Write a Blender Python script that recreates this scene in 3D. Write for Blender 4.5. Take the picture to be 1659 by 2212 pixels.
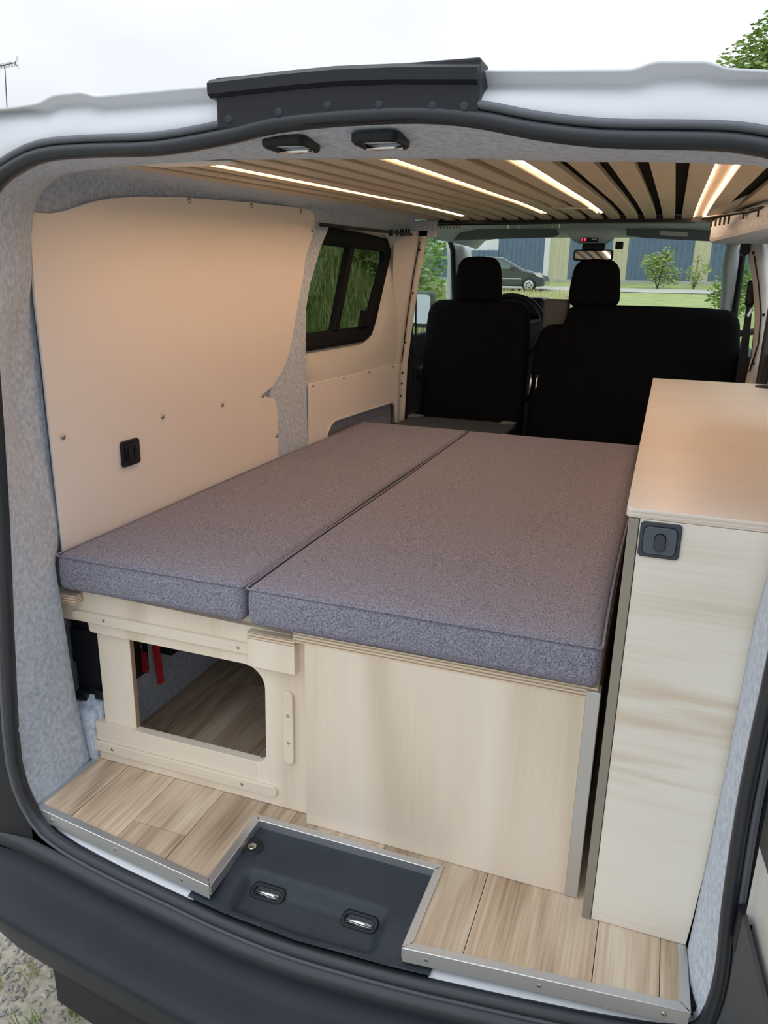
import bpy, bmesh, math, random
from mathutils import Vector, Matrix
for o in list(bpy.data.objects): bpy.data.objects.remove(o, do_unlink=True)
scene = bpy.context.scene
C = scene.collection
random.seed(7)

# ------------------------------------------------------------------ camera
def make_camera():
    yaw, pitch, roll = -.343226, .293749, .020538
    fw = Vector((math.sin(yaw)*math.cos(pitch), math.cos(yaw)*math.cos(pitch), -math.sin(pitch)))
    r0 = Vector((math.cos(yaw), -math.sin(yaw), 0)); u0 = r0.cross(fw)
    r = math.cos(roll)*r0 + math.sin(roll)*u0; u = -math.sin(roll)*r0 + math.cos(roll)*u0
    cd = bpy.data.cameras.new('camera'); cam = bpy.data.objects.new('camera', cd); C.objects.link(cam)
    cd.sensor_fit = 'VERTICAL'; cd.sensor_height = 36; cd.lens = 1633.73*36/2212
    cd.clip_start = .02; cd.clip_end = 400
    cam.matrix_world = Matrix(((r.x,u.x,-fw.x,0),(r.y,u.y,-fw.y,0),(r.z,u.z,-fw.z,1.06),(0,0,0,1)))
    scene.camera = cam
make_camera()

# ------------------------------------------------------------------ overcast sky
SKY = 2.15
def make_world():
    w = bpy.data.worlds.new('overcast_sky'); scene.world = w; w.use_nodes = True
    nt = w.node_tree; nt.nodes.clear(); N = nt.nodes.new; L = nt.links.new
    out = N('ShaderNodeOutputWorld'); bg = N('ShaderNodeBackground'); tc = N('ShaderNodeTexCoord')
    sx = N('ShaderNodeSeparateXYZ'); L(tc.outputs['Generated'], sx.inputs[0])
    cl = N('ShaderNodeClamp'); L(sx.outputs['Z'], cl.inputs[0])
    ma = N('ShaderNodeMath'); ma.operation = 'MULTIPLY_ADD'; L(cl.outputs[0], ma.inputs[0])
    ma.inputs[1].default_value = .667; ma.inputs[2].default_value = .333          # overcast dome: brighter towards the zenith
    nz = N('ShaderNodeTexNoise'); nz.inputs['Scale'].default_value = 2.2; nz.inputs['Detail'].default_value = 5
    mp = N('ShaderNodeMapping'); mp.inputs['Scale'].default_value = (1,1,2.6); L(tc.outputs['Generated'], mp.inputs[0]); L(mp.outputs[0], nz.inputs['Vector'])
    cr = N('ShaderNodeValToRGB'); cr.color_ramp.elements[0].position = .3; cr.color_ramp.elements[1].position = .72
    cr.color_ramp.elements[0].color = (.70,.735,.80,1); cr.color_ramp.elements[1].color = (.90,.925,.96,1)
    L(nz.outputs['Fac'], cr.inputs[0])
    mu = N('ShaderNodeMath'); mu.operation = 'MULTIPLY'; L(ma.outputs[0], mu.inputs[0]); mu.inputs[1].default_value = SKY
    L(cr.outputs[0], bg.inputs['Color']); L(mu.outputs[0], bg.inputs['Strength']); L(bg.outputs[0], out.inputs[0])
make_world()
vs = scene.view_settings
vs.view_transform = 'Standard'; vs.look = 'None'; vs.gamma = 1; vs.use_curve_mapping = False; vs.exposure = 0.20

# ------------------------------------------------------------------ materials
def mat(name, c1, c2=None, rough=.6, metal=0, scale=20, stretch=(1,1,1), bump=0, bscale=None, detail=3, contrast=.5, rand=0, spec=.5, coat=0, emit=0, sheen=0):
    m = bpy.data.materials.new(name); m.use_nodes = True
    nt = m.node_tree; N = nt.nodes.new; L = nt.links.new; p = nt.nodes['Principled BSDF']
    p.inputs['Roughness'].default_value = rough; p.inputs['Metallic'].default_value = metal
    p.inputs['Specular IOR Level'].default_value = spec; p.inputs['Coat Weight'].default_value = coat
    p.inputs['Sheen Weight'].default_value = sheen
    p.inputs['Base Color'].default_value = (*c1,1)
    if emit:
        p.inputs['Emission Color'].default_value = (*c1,1); p.inputs['Emission Strength'].default_value = emit
    if c2 or bump:
        tc = N('ShaderNodeTexCoord'); mp = N('ShaderNodeMapping'); mp.inputs['Scale'].default_value = stretch
        L(tc.outputs['Object'], mp.inputs[0]); vec = mp.outputs[0]
        if rand:
            oi = N('ShaderNodeObjectInfo'); sc = N('ShaderNodeVectorMath'); sc.operation = 'SCALE'; sc.inputs[0].default_value = (13.7,9.1,5.3)
            L(oi.outputs['Random'], sc.inputs['Scale']); ad = N('ShaderNodeVectorMath'); L(vec, ad.inputs[0]); L(sc.outputs[0], ad.inputs[1]); vec = ad.outputs[0]
    if c2:
        nz = N('ShaderNodeTexNoise'); nz.inputs['Scale'].default_value = scale; nz.inputs['Detail'].default_value = detail
        L(vec, nz.inputs['Vector']); cr = N('ShaderNodeValToRGB')
        cr.color_ramp.elements[0].position = .5-contrast/2; cr.color_ramp.elements[1].position = .5+contrast/2
        cr.color_ramp.elements[0].color = (*c1,1); cr.color_ramp.elements[1].color = (*c2,1)
        L(nz.outputs['Fac'], cr.inputs[0]); col = cr.outputs[0]
        if rand:
            hs = N('ShaderNodeHueSaturation'); mr = N('ShaderNodeMapRange'); mr.inputs['To Min'].default_value = 1-rand; mr.inputs['To Max'].default_value = 1+rand
            L(oi.outputs['Random'], mr.inputs['Value']); L(mr.outputs[0], hs.inputs['Value']); L(col, hs.inputs['Color']); col = hs.outputs[0]
        L(col, p.inputs['Base Color'])
    if bump:
        n2 = N('ShaderNodeTexNoise'); n2.inputs['Scale'].default_value = bscale or scale; n2.inputs['Detail'].default_value = 2
        L(vec, n2.inputs['Vector']); b = N('ShaderNodeBump'); b.inputs['Strength'].default_value = bump; b.inputs['Distance'].default_value = .002
        L(n2.outputs['Fac'], b.inputs['Height']); L(b.outputs[0], p.inputs['Normal'])
    return m

def wood(name, c1, c2, c3, axis, freq=14, rough=.45, rand=.0, knots=3.0, fig=.55, pore=.4):
    """plain-sawn figure: contour lines of a stretched noise field, plus fine pores along the grain"""
    m = bpy.data.materials.new(name); m.use_nodes = True
    nt = m.node_tree; N = nt.nodes.new; L = nt.links.new; p = nt.nodes['Principled BSDF']; p.inputs['Roughness'].default_value = rough
    tc = N('ShaderNodeTexCoord'); vec = tc.outputs['Object']
    oi = N('ShaderNodeObjectInfo'); sc = N('ShaderNodeVectorMath'); sc.operation = 'SCALE'; sc.inputs[0].default_value = (3.7,9.1,5.3)
    L(oi.outputs['Random'], sc.inputs['Scale']); ad = N('ShaderNodeVectorMath'); L(vec, ad.inputs[0]); L(sc.outputs[0], ad.inputs[1]); vec = ad.outputs[0]
    s = [1,1,1]; s[axis] = .16
    mp = N('ShaderNodeMapping'); mp.inputs['Scale'].default_value = s; L(vec, mp.inputs[0])
    n1 = N('ShaderNodeTexNoise'); n1.inputs['Scale'].default_value = knots; n1.inputs['Detail'].default_value = 1.5; L(mp.outputs[0], n1.inputs['Vector'])
    mu = N('ShaderNodeMath'); mu.operation = 'MULTIPLY'; mu.inputs[1].default_value = freq*6.283; L(n1.outputs['Fac'], mu.inputs[0])
    si = N('ShaderNodeMath'); si.operation = 'SINE'; L(mu.outputs[0], si.inputs[0])
    s2 = [1,1,1]; s2[axis] = .03
    mp2 = N('ShaderNodeMapping'); mp2.inputs['Scale'].default_value = s2; L(vec, mp2.inputs[0])
    n2 = N('ShaderNodeTexNoise'); n2.inputs['Scale'].default_value = 170; n2.inputs['Detail'].default_value = 3; L(mp2.outputs[0], n2.inputs['Vector'])
    n3 = N('ShaderNodeTexNoise'); n3.inputs['Scale'].default_value = 9; n3.inputs['Detail'].default_value = 2; L(mp.outputs[0], n3.inputs['Vector'])
    a = N('ShaderNodeMath'); a.operation = 'MULTIPLY_ADD'; L(si.outputs[0], a.inputs[0]); a.inputs[1].default_value = .12*fig
    pw = N('ShaderNodeMath'); pw.operation = 'MULTIPLY_ADD'; L(n2.outputs['Fac'], pw.inputs[0]); pw.inputs[1].default_value = pore; pw.inputs[2].default_value = .5*(1-pore); L(pw.outputs[0], a.inputs[2])
    b = N('ShaderNodeMath'); b.operation = 'ADD'; L(a.outputs[0], b.inputs[0]); L(n3.outputs['Fac'], b.inputs[1])
    mr = N('ShaderNodeMapRange'); mr.inputs['From Min'].default_value = .62; mr.inputs['From Max'].default_value = 1.38; L(b.outputs[0], mr.inputs['Value'])
    cr = N('ShaderNodeValToRGB'); e = cr.color_ramp.elements; e[0].position = 0; e[1].position = 1
    e[0].color = (*c1,1); e[1].color = (*c3,1); k = e.new(.5); k.color = (*c2,1); L(mr.outputs[0], cr.inputs[0]); col = cr.outputs[0]
    if rand:
        hs = N('ShaderNodeHueSaturation'); m2 = N('ShaderNodeMapRange'); m2.inputs['To Min'].default_value = 1-rand; m2.inputs['To Max'].default_value = 1+rand
        L(oi.outputs['Random'], m2.inputs['Value']); L(m2.outputs[0], hs.inputs['Value']); L(col, hs.inputs['Color']); col = hs.outputs[0]
    L(col, p.inputs['Base Color'])
    return m

def layered(name, c1, c2, axis, period):
    """the veneer layers of a plywood edge"""
    m = bpy.data.materials.new(name); m.use_nodes = True
    nt = m.node_tree; N = nt.nodes.new; L = nt.links.new; p = nt.nodes['Principled BSDF']; p.inputs['Roughness'].default_value = .55
    tc = N('ShaderNodeTexCoord'); sx = N('ShaderNodeSeparateXYZ'); L(tc.outputs['Object'], sx.inputs[0])
    mu = N('ShaderNodeMath'); mu.operation = 'MULTIPLY'; mu.inputs[1].default_value = 6.283/period; L(sx.outputs[axis], mu.inputs[0])
    si = N('ShaderNodeMath'); si.operation = 'SINE'; L(mu.outputs[0], si.inputs[0])
    cr = N('ShaderNodeValToRGB'); cr.color_ramp.elements[0].position = .25; cr.color_ramp.elements[1].position = .6
    cr.color_ramp.elements[0].color = (*c1,1); cr.color_ramp.elements[1].color = (*c2,1)
    m2 = N('ShaderNodeMapRange'); m2.inputs['From Min'].default_value = -1; L(si.outputs[0], m2.inputs['Value']); L(m2.outputs[0], cr.inputs[0]); L(cr.outputs[0], p.inputs['Base Color'])
    return m

def glass(name, tint, refl=.06):
    m = bpy.data.materials.new(name); m.use_nodes = True
    nt = m.node_tree; nt.nodes.clear(); N = nt.nodes.new; L = nt.links.new
    out = N('ShaderNodeOutputMaterial'); t = N('ShaderNodeBsdfTransparent'); t.inputs[0].default_value = (*tint,1)
    g = N('ShaderNodeBsdfGlossy'); g.inputs['Roughness'].default_value = .02
    mx = N('ShaderNodeMixShader'); mx.inputs[0].default_value = refl; L(t.outputs[0], mx.inputs[1]); L(g.outputs[0], mx.inputs[2]); L(mx.outputs[0], out.inputs[0])
    return m

def emitter(name, col, s):
    m = bpy.data.materials.new(name); m.use_nodes = True
    nt = m.node_tree; nt.nodes.clear(); out = nt.nodes.new('ShaderNodeOutputMaterial'); e = nt.nodes.new('ShaderNodeEmission')
    e.inputs[0].default_value = (*col,1); e.inputs[1].default_value = s; nt.links.new(e.outputs[0], out.inputs[0])
    return m

def fabric(name, c1, c2):
    """woven upholstery: fine crossed threads over a soft melange"""
    m = bpy.data.materials.new(name); m.use_nodes = True
    nt = m.node_tree; N = nt.nodes.new; L = nt.links.new; p = nt.nodes['Principled BSDF']
    p.inputs['Roughness'].default_value = .92; p.inputs['Specular IOR Level'].default_value = .08
    tc = N('ShaderNodeTexCoord')
    facs = []
    for st in ((1,.4,1),(.4,1,.4)):
        mp = N('ShaderNodeMapping'); mp.inputs['Scale'].default_value = st; L(tc.outputs['Object'], mp.inputs[0])
        nz = N('ShaderNodeTexNoise'); nz.inputs['Scale'].default_value = 800; nz.inputs['Detail'].default_value = 1; L(mp.outputs[0], nz.inputs['Vector']); facs.append(nz.outputs['Fac'])
    a = N('ShaderNodeMath'); a.operation = 'ADD'; L(facs[0], a.inputs[0]); L(facs[1], a.inputs[1])
    mr = N('ShaderNodeMapRange'); mr.inputs['From Min'].default_value = .72; mr.inputs['From Max'].default_value = 1.28; L(a.outputs[0], mr.inputs['Value'])
    cr = N('ShaderNodeValToRGB'); cr.color_ramp.elements[0].color = (*c1,1); cr.color_ramp.elements[1].color = (*c2,1); L(mr.outputs[0], cr.inputs[0])
    L(cr.outputs[0], p.inputs['Base Color'])
    b = N('ShaderNodeBump'); b.inputs['Strength'].default_value = .35; b.inputs['Distance'].default_value = .001; L(a.outputs[0], b.inputs['Height']); L(b.outputs[0], p.inputs['Normal'])
    return m

M = {}
M['birch_v'] = wood('birch_vertical', (.70,.59,.455), (.82,.72,.585), (.87,.79,.67), 2, freq=11, knots=2.0, fig=1.5, pore=.3)
M['birch_h'] = wood('birch_horizontal', (.68,.58,.45), (.79,.70,.57), (.84,.77,.65), 0, freq=5, knots=2.6, fig=.4)
M['poplar'] = wood('pale_poplar', (.74,.66,.53), (.88,.845,.745), (.90,.875,.79), 0, freq=3, knots=2.2, fig=.35)
def heartwood(m, zc_, zw, col):
    nt = m.node_tree; N = nt.nodes.new; L = nt.links.new; p = nt.nodes['Principled BSDF']; src = p.inputs['Base Color'].links[0].from_socket
    tc = N('ShaderNodeTexCoord'); sx = N('ShaderNodeSeparateXYZ'); L(tc.outputs['Object'], sx.inputs[0])
    d = N('ShaderNodeMath'); d.operation = 'SUBTRACT'; L(sx.outputs['Z'], d.inputs[0]); d.inputs[1].default_value = zc_
    ab = N('ShaderNodeMath'); ab.operation = 'ABSOLUTE'; L(d.outputs[0], ab.inputs[0])
    mr = N('ShaderNodeMapRange'); mr.interpolation_type = 'SMOOTHSTEP'; mr.inputs['From Min'].default_value = zw; mr.inputs['From Max'].default_value = zw*.35; L(ab.outputs[0], mr.inputs['Value'])
    mp = N('ShaderNodeMapping'); mp.inputs['Scale'].default_value = (1.3,1.3,16); L(tc.outputs['Object'], mp.inputs[0])
    nz = N('ShaderNodeTexNoise'); nz.inputs['Scale'].default_value = 3.2; nz.inputs['Detail'].default_value = 4; L(mp.outputs[0], nz.inputs['Vector'])
    m2 = N('ShaderNodeMapRange'); m2.inputs['From Min'].default_value = .42; m2.inputs['From Max'].default_value = .68; L(nz.outputs['Fac'], m2.inputs['Value'])
    mu = N('ShaderNodeMath'); mu.operation = 'MULTIPLY'; L(mr.outputs[0], mu.inputs[0]); L(m2.outputs[0], mu.inputs[1])
    mx = N('ShaderNodeMix'); mx.data_type = 'RGBA'; L(mu.outputs[0], mx.inputs[0]); L(src, mx.inputs[6]); mx.inputs[7].default_value = (*col,1); L(mx.outputs[2], p.inputs['Base Color'])
heartwood(M['poplar'], .385, .17, (.75,.645,.51))
M['counter'] = wood('pale_counter', (.80,.73,.65), (.84,.775,.70), (.87,.815,.745), 0, freq=2, knots=1.5, fig=.15, rough=.35)
M['slat'] = wood('ceiling_slat_wood', (.56,.46,.33), (.64,.54,.40), (.70,.60,.46), 1, freq=5, rough=.5, rand=.05)
M['plank'] = wood('oak_plank', (.30,.21,.135), (.56,.435,.31), (.74,.635,.50), 1, freq=9, knots=6, rough=.38, rand=.14, fig=.9, pore=.85)
M['ply_z'] = layered('plywood_edge_z', (.42,.30,.20), (.76,.65,.50), 'Z', .0062)
M['ply_y'] = layered('plywood_edge_y', (.42,.30,.20), (.76,.65,.50), 'X', .0062)
M['panel'] = mat('pale_faced_board', (.83,.775,.73), (.86,.805,.76), rough=.42, scale=6, stretch=(1,.2,1), contrast=.6)
M['carpet'] = mat('grey_carpet', (.36,.43,.53), (.62,.70,.82), rough=.95, scale=95, detail=9, bump=.5, bscale=500, contrast=.42, spec=.1, sheen=.3)
M['fabric'] = fabric('grey_woven_fabric', (.115,.115,.148), (.385,.385,.47))
M['alu'] = mat('brushed_aluminium', (.62,.64,.66), rough=.38, metal=.85)
M['alu_dark'] = mat('bronze_grey_aluminium', (.36,.34,.29), rough=.42, metal=.6)
M['steel'] = mat('screw_steel', (.55,.52,.48), rough=.25, metal=1)
M['chrome'] = mat('bright_steel', (.85,.86,.88), rough=.12, metal=1)
M['white'] = mat('white_paint', (.60,.635,.67), rough=.4, spec=.3)
M['primer'] = mat('grey_white_painted_metal', (.60,.60,.57), rough=.35)
M['black'] = mat('black_plastic', (.011,.013,.018), rough=.45, spec=.35)
M['matte_black'] = mat('matte_black', (.005,.006,.008), rough=.6, spec=.15)
M['bumper'] = mat('satin_black_bumper', (.010,.016,.023), (.015,.022,.030), rough=.46, spec=.3, scale=7, contrast=.5, bump=.12, bscale=900)
M['plate'] = mat('grained_dark_plastic', (.020,.029,.041), (.030,.040,.054), rough=.5, spec=.4, scale=14, contrast=.5, bump=.25, bscale=700)
M['rubber'] = mat('black_rubber', (.022,.027,.035), rough=.38)
M['rubber_grey'] = mat('grey_rubber', (.095,.108,.125), rough=.5)
M['seat'] = mat('black_seat_fabric', (.004,.005,.007), (.009,.010,.013), rough=.95, scale=300, spec=.08)
M['grey_trim'] = mat('grey_cab_trim', (.15,.175,.185), rough=.7)
M['light_trim'] = mat('pale_grey_headliner', (.70,.76,.77), rough=.85)
M['dark_trim'] = mat('dark_grey_trim', (.05,.058,.066), rough=.6)
M['box_grey'] = mat('grey_table_plastic', (.085,.095,.095), rough=.6)
M['switch'] = mat('blue_grey_plastic', (.045,.055,.072), rough=.4)
M['switch_hi'] = mat('blue_grey_button', (.085,.105,.135), rough=.35)
M['backing'] = mat('dark_backing_felt', (.020,.018,.016), rough=.95, spec=.05)
M['brown_felt'] = mat('brown_carpet_strip', (.30,.25,.20), (.40,.34,.28), rough=.95, scale=80, contrast=.4)
M['led'] = emitter('warm_led', (1,.62,.37), 46)
M['led_wall'] = emitter('warm_led_by_wall', (1,.62,.37), 38)
M['led_soft'] = emitter('warm_led_soft', (1,.62,.37), 8.5)
M['red_lcd'] = emitter('red_digits', (1,.05,.08), 3)
M['red'] = mat('red_webbing', (.42,.015,.02), rough=.6)
M['battery'] = mat('battery_case', (.010,.011,.013), rough=.22)
M['white_label'] = mat('white_label', (.75,.75,.75), rough=.5)
M['glass'] = glass('clear_glass', (.90,.95,.94), .05)
M['tint'] = glass('tinted_glass', (.46,.50,.46), .03)
M['mirror'] = mat('mirror_glass', (.8,.85,.87), rough=.03, metal=1)
M['gravel'] = mat('gravel_ground', (.26,.235,.18), (.52,.48,.40), rough=.95, scale=60, detail=8, contrast=.5, bump=.8, bscale=120)
M['stone'] = mat('grey_pebbles', (.22,.22,.21), (.46,.44,.40), rough=.9, scale=25, contrast=.4)
M['lawn'] = mat('mown_grass', (.22,.31,.09), (.42,.46,.20), rough=.95, scale=1.4, detail=9, contrast=.5)
M['asphalt'] = mat('pale_track', (.42,.43,.36), (.52,.52,.46), rough=.95, scale=2)
M['grass'] = mat('grass_blades', (.12,.24,.04), (.36,.44,.14), rough=.8, scale=3.5, contrast=.35)
M['grass_dry'] = mat('dry_grass_blades', (.46,.42,.20), (.62,.57,.33), rough=.85, scale=5)
M['leaf'] = mat('green_leaves', (.11,.25,.035), (.32,.46,.10), rough=.6, scale=4, contrast=.35)
M['leaf_lt'] = mat('pale_green_leaves', (.25,.37,.08), (.46,.54,.20), rough=.6, scale=5, contrast=.35)
M['leaf_tree'] = mat('tree_leaves', (.15,.28,.06), (.36,.46,.16), rough=.6, scale=2.5, contrast=.3)
M['flower'] = mat('white_blossom', (.85,.85,.82), rough=.7)
M['bark'] = mat('bark', (.09,.07,.05), (.16,.13,.10), rough=.9, scale=9)
M['blue_clad'] = mat('blue_grey_cladding', (.115,.175,.255), (.135,.20,.285), rough=.5, scale=1.5)
M['beige_clad'] = mat('beige_cladding', (.56,.54,.36), (.62,.60,.42), rough=.5, scale=1.5)
M['white_clad'] = mat('white_cladding', (.74,.77,.78), rough=.5)
M['concrete'] = mat('concrete_plinth', (.40,.41,.38), (.5,.5,.46), rough=.9, scale=3)
M['car_paint'] = mat('dark_blue_grey_car_paint', (.055,.066,.075), rough=.16, coat=.8)
M['car_glass'] = mat('car_window', (.16,.22,.24), rough=.08, spec=.8)

# ------------------------------------------------------------------ geometry helpers
def link(name, me, m, parent=None, smooth=False):
    o = bpy.data.objects.new(name, me); C.objects.link(o)
    if m: me.materials.append(m)
    if smooth:
        for p in me.polygons: p.use_smooth = True
    if parent:
        o.parent = parent
        o.location = -wloc(parent)
    return o
def wloc(o):
    v = Vector(o.location)
    while o.parent: o = o.parent; v += o.location
    return v
def from_bm(name, bm, m, parent=None, smooth=False):
    bmesh.ops.recalc_face_normals(bm, faces=bm.faces)
    me = bpy.data.meshes.new(name); bm.to_mesh(me); bm.free()
    return link(name, me, m, parent, smooth)
def pyd(name, v, f, m, parent=None, smooth=False, recalc=True):
    me = bpy.data.meshes.new(name); me.from_pydata(v, [], f); me.update()
    if recalc:
        bm = bmesh.new(); bm.from_mesh(me); bmesh.ops.recalc_face_normals(bm, faces=bm.faces); bm.to_mesh(me); bm.free()
    return link(name, me, m, parent, smooth)
def thing(name, label, cat, loc=(0,0,0), group=None):
    o = bpy.data.objects.new(name, None); o.empty_display_size = .05; C.objects.link(o); o.location = loc
    return tag(o, label, cat, group)
def tag(o, label, cat, group=None):
    o['label'] = label; o['category'] = cat
    if group: o['group'] = group
    return o
def struct(o, label=None):
    o['kind'] = 'structure'
    if label: o['label'] = label
    return o
def box(name, x0,x1,y0,y1,z0,z1, m, parent=None, bev=0, seg=2):
    bm = bmesh.new(); bmesh.ops.create_cube(bm, size=1)
    for v in bm.verts: v.co = Vector(((x0+x1)/2+v.co.x*(x1-x0), (y0+y1)/2+v.co.y*(y1-y0), (z0+z1)/2+v.co.z*(z1-z0)))
    if bev: bmesh.ops.bevel(bm, geom=bm.edges[:], offset=bev, segments=seg, affect='EDGES', profile=.5)
    return from_bm(name, bm, m, parent, smooth=False)
def prism(name, pts, axis, a, b, m, parent=None, bev=0, smooth=False):
    """extrude a closed 2D outline; axis 0: outline (y,z) along x; 1: (x,z) along y; 2: (x,y) along z"""
    def P(p, t):
        return {0:(t,p[0],p[1]), 1:(p[0],t,p[1]), 2:(p[0],p[1],t)}[axis]
    bm = bmesh.new(); n = len(pts)
    A = [bm.verts.new(P(p,a)) for p in pts]; B = [bm.verts.new(P(p,b)) for p in pts]
    fa = bm.faces.new(A); fb = bm.faces.new(B[::-1])
    for i in range(n): bm.faces.new((A[i],B[i],B[(i+1)%n],A[(i+1)%n]))
    bmesh.ops.recalc_face_normals(bm, faces=bm.faces)
    if bev:
        ed = [e for e in bm.edges if all(v in A for v in e.verts) or all(v in B for v in e.verts)]
        bmesh.ops.bevel(bm, geom=ed, offset=bev, segments=2, affect='EDGES', profile=.5)
    bmesh.ops.triangulate(bm, faces=[f for f in bm.faces if len(f.verts) > 4])
    return from_bm(name, bm, m, parent, smooth)
def rrect(x0,x1,z0,z1,r,n=5):
    out = []
    for cx,cz,a0 in ((x1-r,z1-r,0),(x0+r,z1-r,90),(x0+r,z0+r,180),(x1-r,z0+r,270)):
        for i in range(n+1):
            a = math.radians(a0+90*i/n); out.append((cx+r*math.cos(a), cz+r*math.sin(a)))
    return out
def loft(name, rings, m, parent=None, closed=False, smooth=True, caps=False):
    v = []; f = []; n = len(rings[0])
    for r in rings: v += [tuple(p) for p in r]
    for i in range(len(rings)-1):
        for j in range(n if closed else n-1):
            k = (j+1) % n
            f.append((i*n+j, i*n+k, (i+1)*n+k, (i+1)*n+j))
    if caps: f += [tuple(range(n)), tuple(range((len(rings)-1)*n, len(rings)*n))]
    return pyd(name, v, f, m, parent, smooth)
def sweep(name, path, prof, m, parent=None, ref=(0,1,0), closed=False, smooth=True):
    """sweep a closed profile [(a,b)] along a path; a runs along ref, b across it"""
    path = [Vector(p) for p in path]; n = len(path); rings = []; ref = Vector(ref)
    for i,p in enumerate(path):
        t = (path[(i+1)%n]-path[i-1]) if closed else (path[min(i+1,n-1)]-path[max(i-1,0)])
        t.normalize(); a = (ref - t*ref.dot(t)).normalized(); b = t.cross(a)
        rings.append([p+a*q[0]+b*q[1] for q in prof])
    if closed: rings.append(rings[0])
    return loft(name, rings, m, parent, closed=True, smooth=smooth, caps=not closed)
def circ(r, n=8, ry=None): return [(r*math.cos(2*math.pi*i/n), (ry or r)*math.sin(2*math.pi*i/n)) for i in range(n)]
def tube(name, path, r, m, parent=None, ref=(0,.3,1), n=8, closed=False): return sweep(name, path, circ(r,n), m, parent, ref, closed)
def smooth_path(pts, k=4, closed=False):
    """Catmull-Rom"""
    pts = [Vector(p) for p in pts]; n = len(pts); out = []
    for i in range(n if closed else n-1):
        g = (lambda j: pts[j % n]) if closed else (lambda j: pts[max(0,min(n-1,j))])
        p0,p1,p2,p3 = g(i-1),g(i),g(i+1),g(i+2)
        for s in range(k):
            t = s/k
            out.append(.5*((2*p1)+(p2-p0)*t+(2*p0-5*p1+4*p2-p3)*t*t+(3*p1-p0-3*p2+p3)*t**3))
    if not closed: out.append(pts[-1])
    return out
def soft_box(name, x0,x1,y0,y1,z0,z1, r, m, parent=None, d=(10,10,4), fn=None):
    """upholstered block: a gridded box with rounded edges; fn bends its vertices"""
    vs_, idx, fs = [], {}, []
    lo, hi = (x0,y0,z0), (x1,y1,z1)
    def lines(a):
        L0,H0 = lo[a],hi[a]; c = [L0+(H0-L0)*i/d[a] for i in range(d[a]+1)]
        ex = [L0+r*t for t in (.3,.65,1)]+[H0-r*t for t in (.3,.65,1)]
        return sorted(set(round(q,5) for q in c+ex))
    Ls = [lines(a) for a in range(3)]
    def V(p):
        k = tuple(round(q,5) for q in p)
        if k not in idx:
            q = Vector([min(max(p[i],lo[i]+r),hi[i]-r) for i in range(3)]); w = Vector(p)-q
            w = q+w.normalized()*r if w.length > 1e-9 else Vector(p)
            if fn: w = Vector(fn(w))
            idx[k] = len(vs_); vs_.append(tuple(w))
        return idx[k]
    for a in range(3):
        b,c = [(1,2),(2,0),(0,1)][a]
        for side in (lo[a],hi[a]):
            for i in range(len(Ls[b])-1):
                for j in range(len(Ls[c])-1):
                    q = []
                    for (u,w) in ((i,j),(i+1,j),(i+1,j+1),(i,j+1)):
                        p = [0,0,0]; p[a] = side; p[b] = Ls[b][u]; p[c] = Ls[c][w]; q.append(V(p))
                    fs.append(tuple(q))
    return pyd(name, vs_, fs, m, parent, smooth=True)
def disc(name, c, axis, r, t, m, parent=None, n=14, dome=0):
    """a flat round head lying across axis"""
    ax = Vector(axis).normalized(); u = ax.orthogonal().normalized(); w = ax.cross(u); c = Vector(c)
    rings = [[c+ax*h+(u*math.cos(2*math.pi*i/n)+w*math.sin(2*math.pi*i/n))*rr for i in range(n)] for h,rr in ((0,r),(t*.6,r),(t,r*.8),(t+dome,r*.25))]
    return loft(name, rings, m, parent, closed=True, caps=True)
def interp(tab, v):
    if v <= tab[0][0]: return tab[0][1]
    for (a,b),(c,d) in zip(tab,tab[1:]):
        if v <= c: return b+(d-b)*(v-a)/(c-a)
    return tab[-1][1]

# ================================================================== STRUCTURE
CEIL = [(1.2,1.262),(1.39,1.270),(1.75,1.284),(2.1,1.297),(2.6,1.316),(3.0,1.327),(3.3,1.333),(3.46,1.331)]
def zc(y): return interp(CEIL, y)

# ---- floor with oak planks, cut out round the latch cover
floor = struct(prism('floor', [(-1.125,1.02),(-.668,.968),(-.668,1.152),(-.29,1.152),(-.29,.968),(.15,1.012),(.38,1.14),(.38,3.3),(-1.16,3.3),(-1.16,1.2),(-1.125,1.19)], 2, -.016, -.006, M['backing']))
def front_edge(x):
    if x < -.668: return .957+( -.668-x)*.118
    if x > -.29: return .957+(x+.29)*.105
    return 1.143
seams = [-1.124,-1.03,-.905,-.78,-.605,-.40,-.195,.01,.112,.152]
rows = []
for a,b in zip(seams,seams[1:]):
    cuts = [a]+[c for c in (-.668,-.29) if a < c < b]+[b]
    rows.append((a,b,cuts))
joints = {0:[1.35,2.3],1:[1.62,2.6],2:[1.05,1.9],3:[1.26,2.4],4:[2.0],5:[1.5,2.7],6:[1.9],7:[1.4,2.5],8:[2.1]}
for i,(a,b,cuts) in enumerate(rows):
    a_,b_ = a+.0007,b-.0007
    ys = joints.get(i,[])
    def outline(lo, hi):
        pts = []
        if lo is None:
            xs = [a_]+[c for c in cuts[1:-1]]+[b_]
            for k,x in enumerate(xs):
                if k and x in (-.668,-.29):
                    pts += [(x,front_edge(x-1e-5)),(x,front_edge(x+1e-5))]
                else: pts.append((x, front_edge(x+(1e-5 if k == 0 else -1e-5))))
        else: pts += [(a_,lo),(b_,lo)]
        xr = min(b_, .15)
        pts += [(b_,hi),(a_,hi)]
        return pts
    edges = [None]+[y for y in ys if y > 1.16 or a < -.7]+[3.2]
    for lo,hi in zip(edges,edges[1:]):
        if a > -.03 and lo is not None and lo > 1.3: continue
        pts = outline(lo, hi-.0012)
        if min(p[1] for p in pts) >= hi-.02: continue
        prism('plank', pts, 2, -.006, 0, M['plank'], floor)

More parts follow.
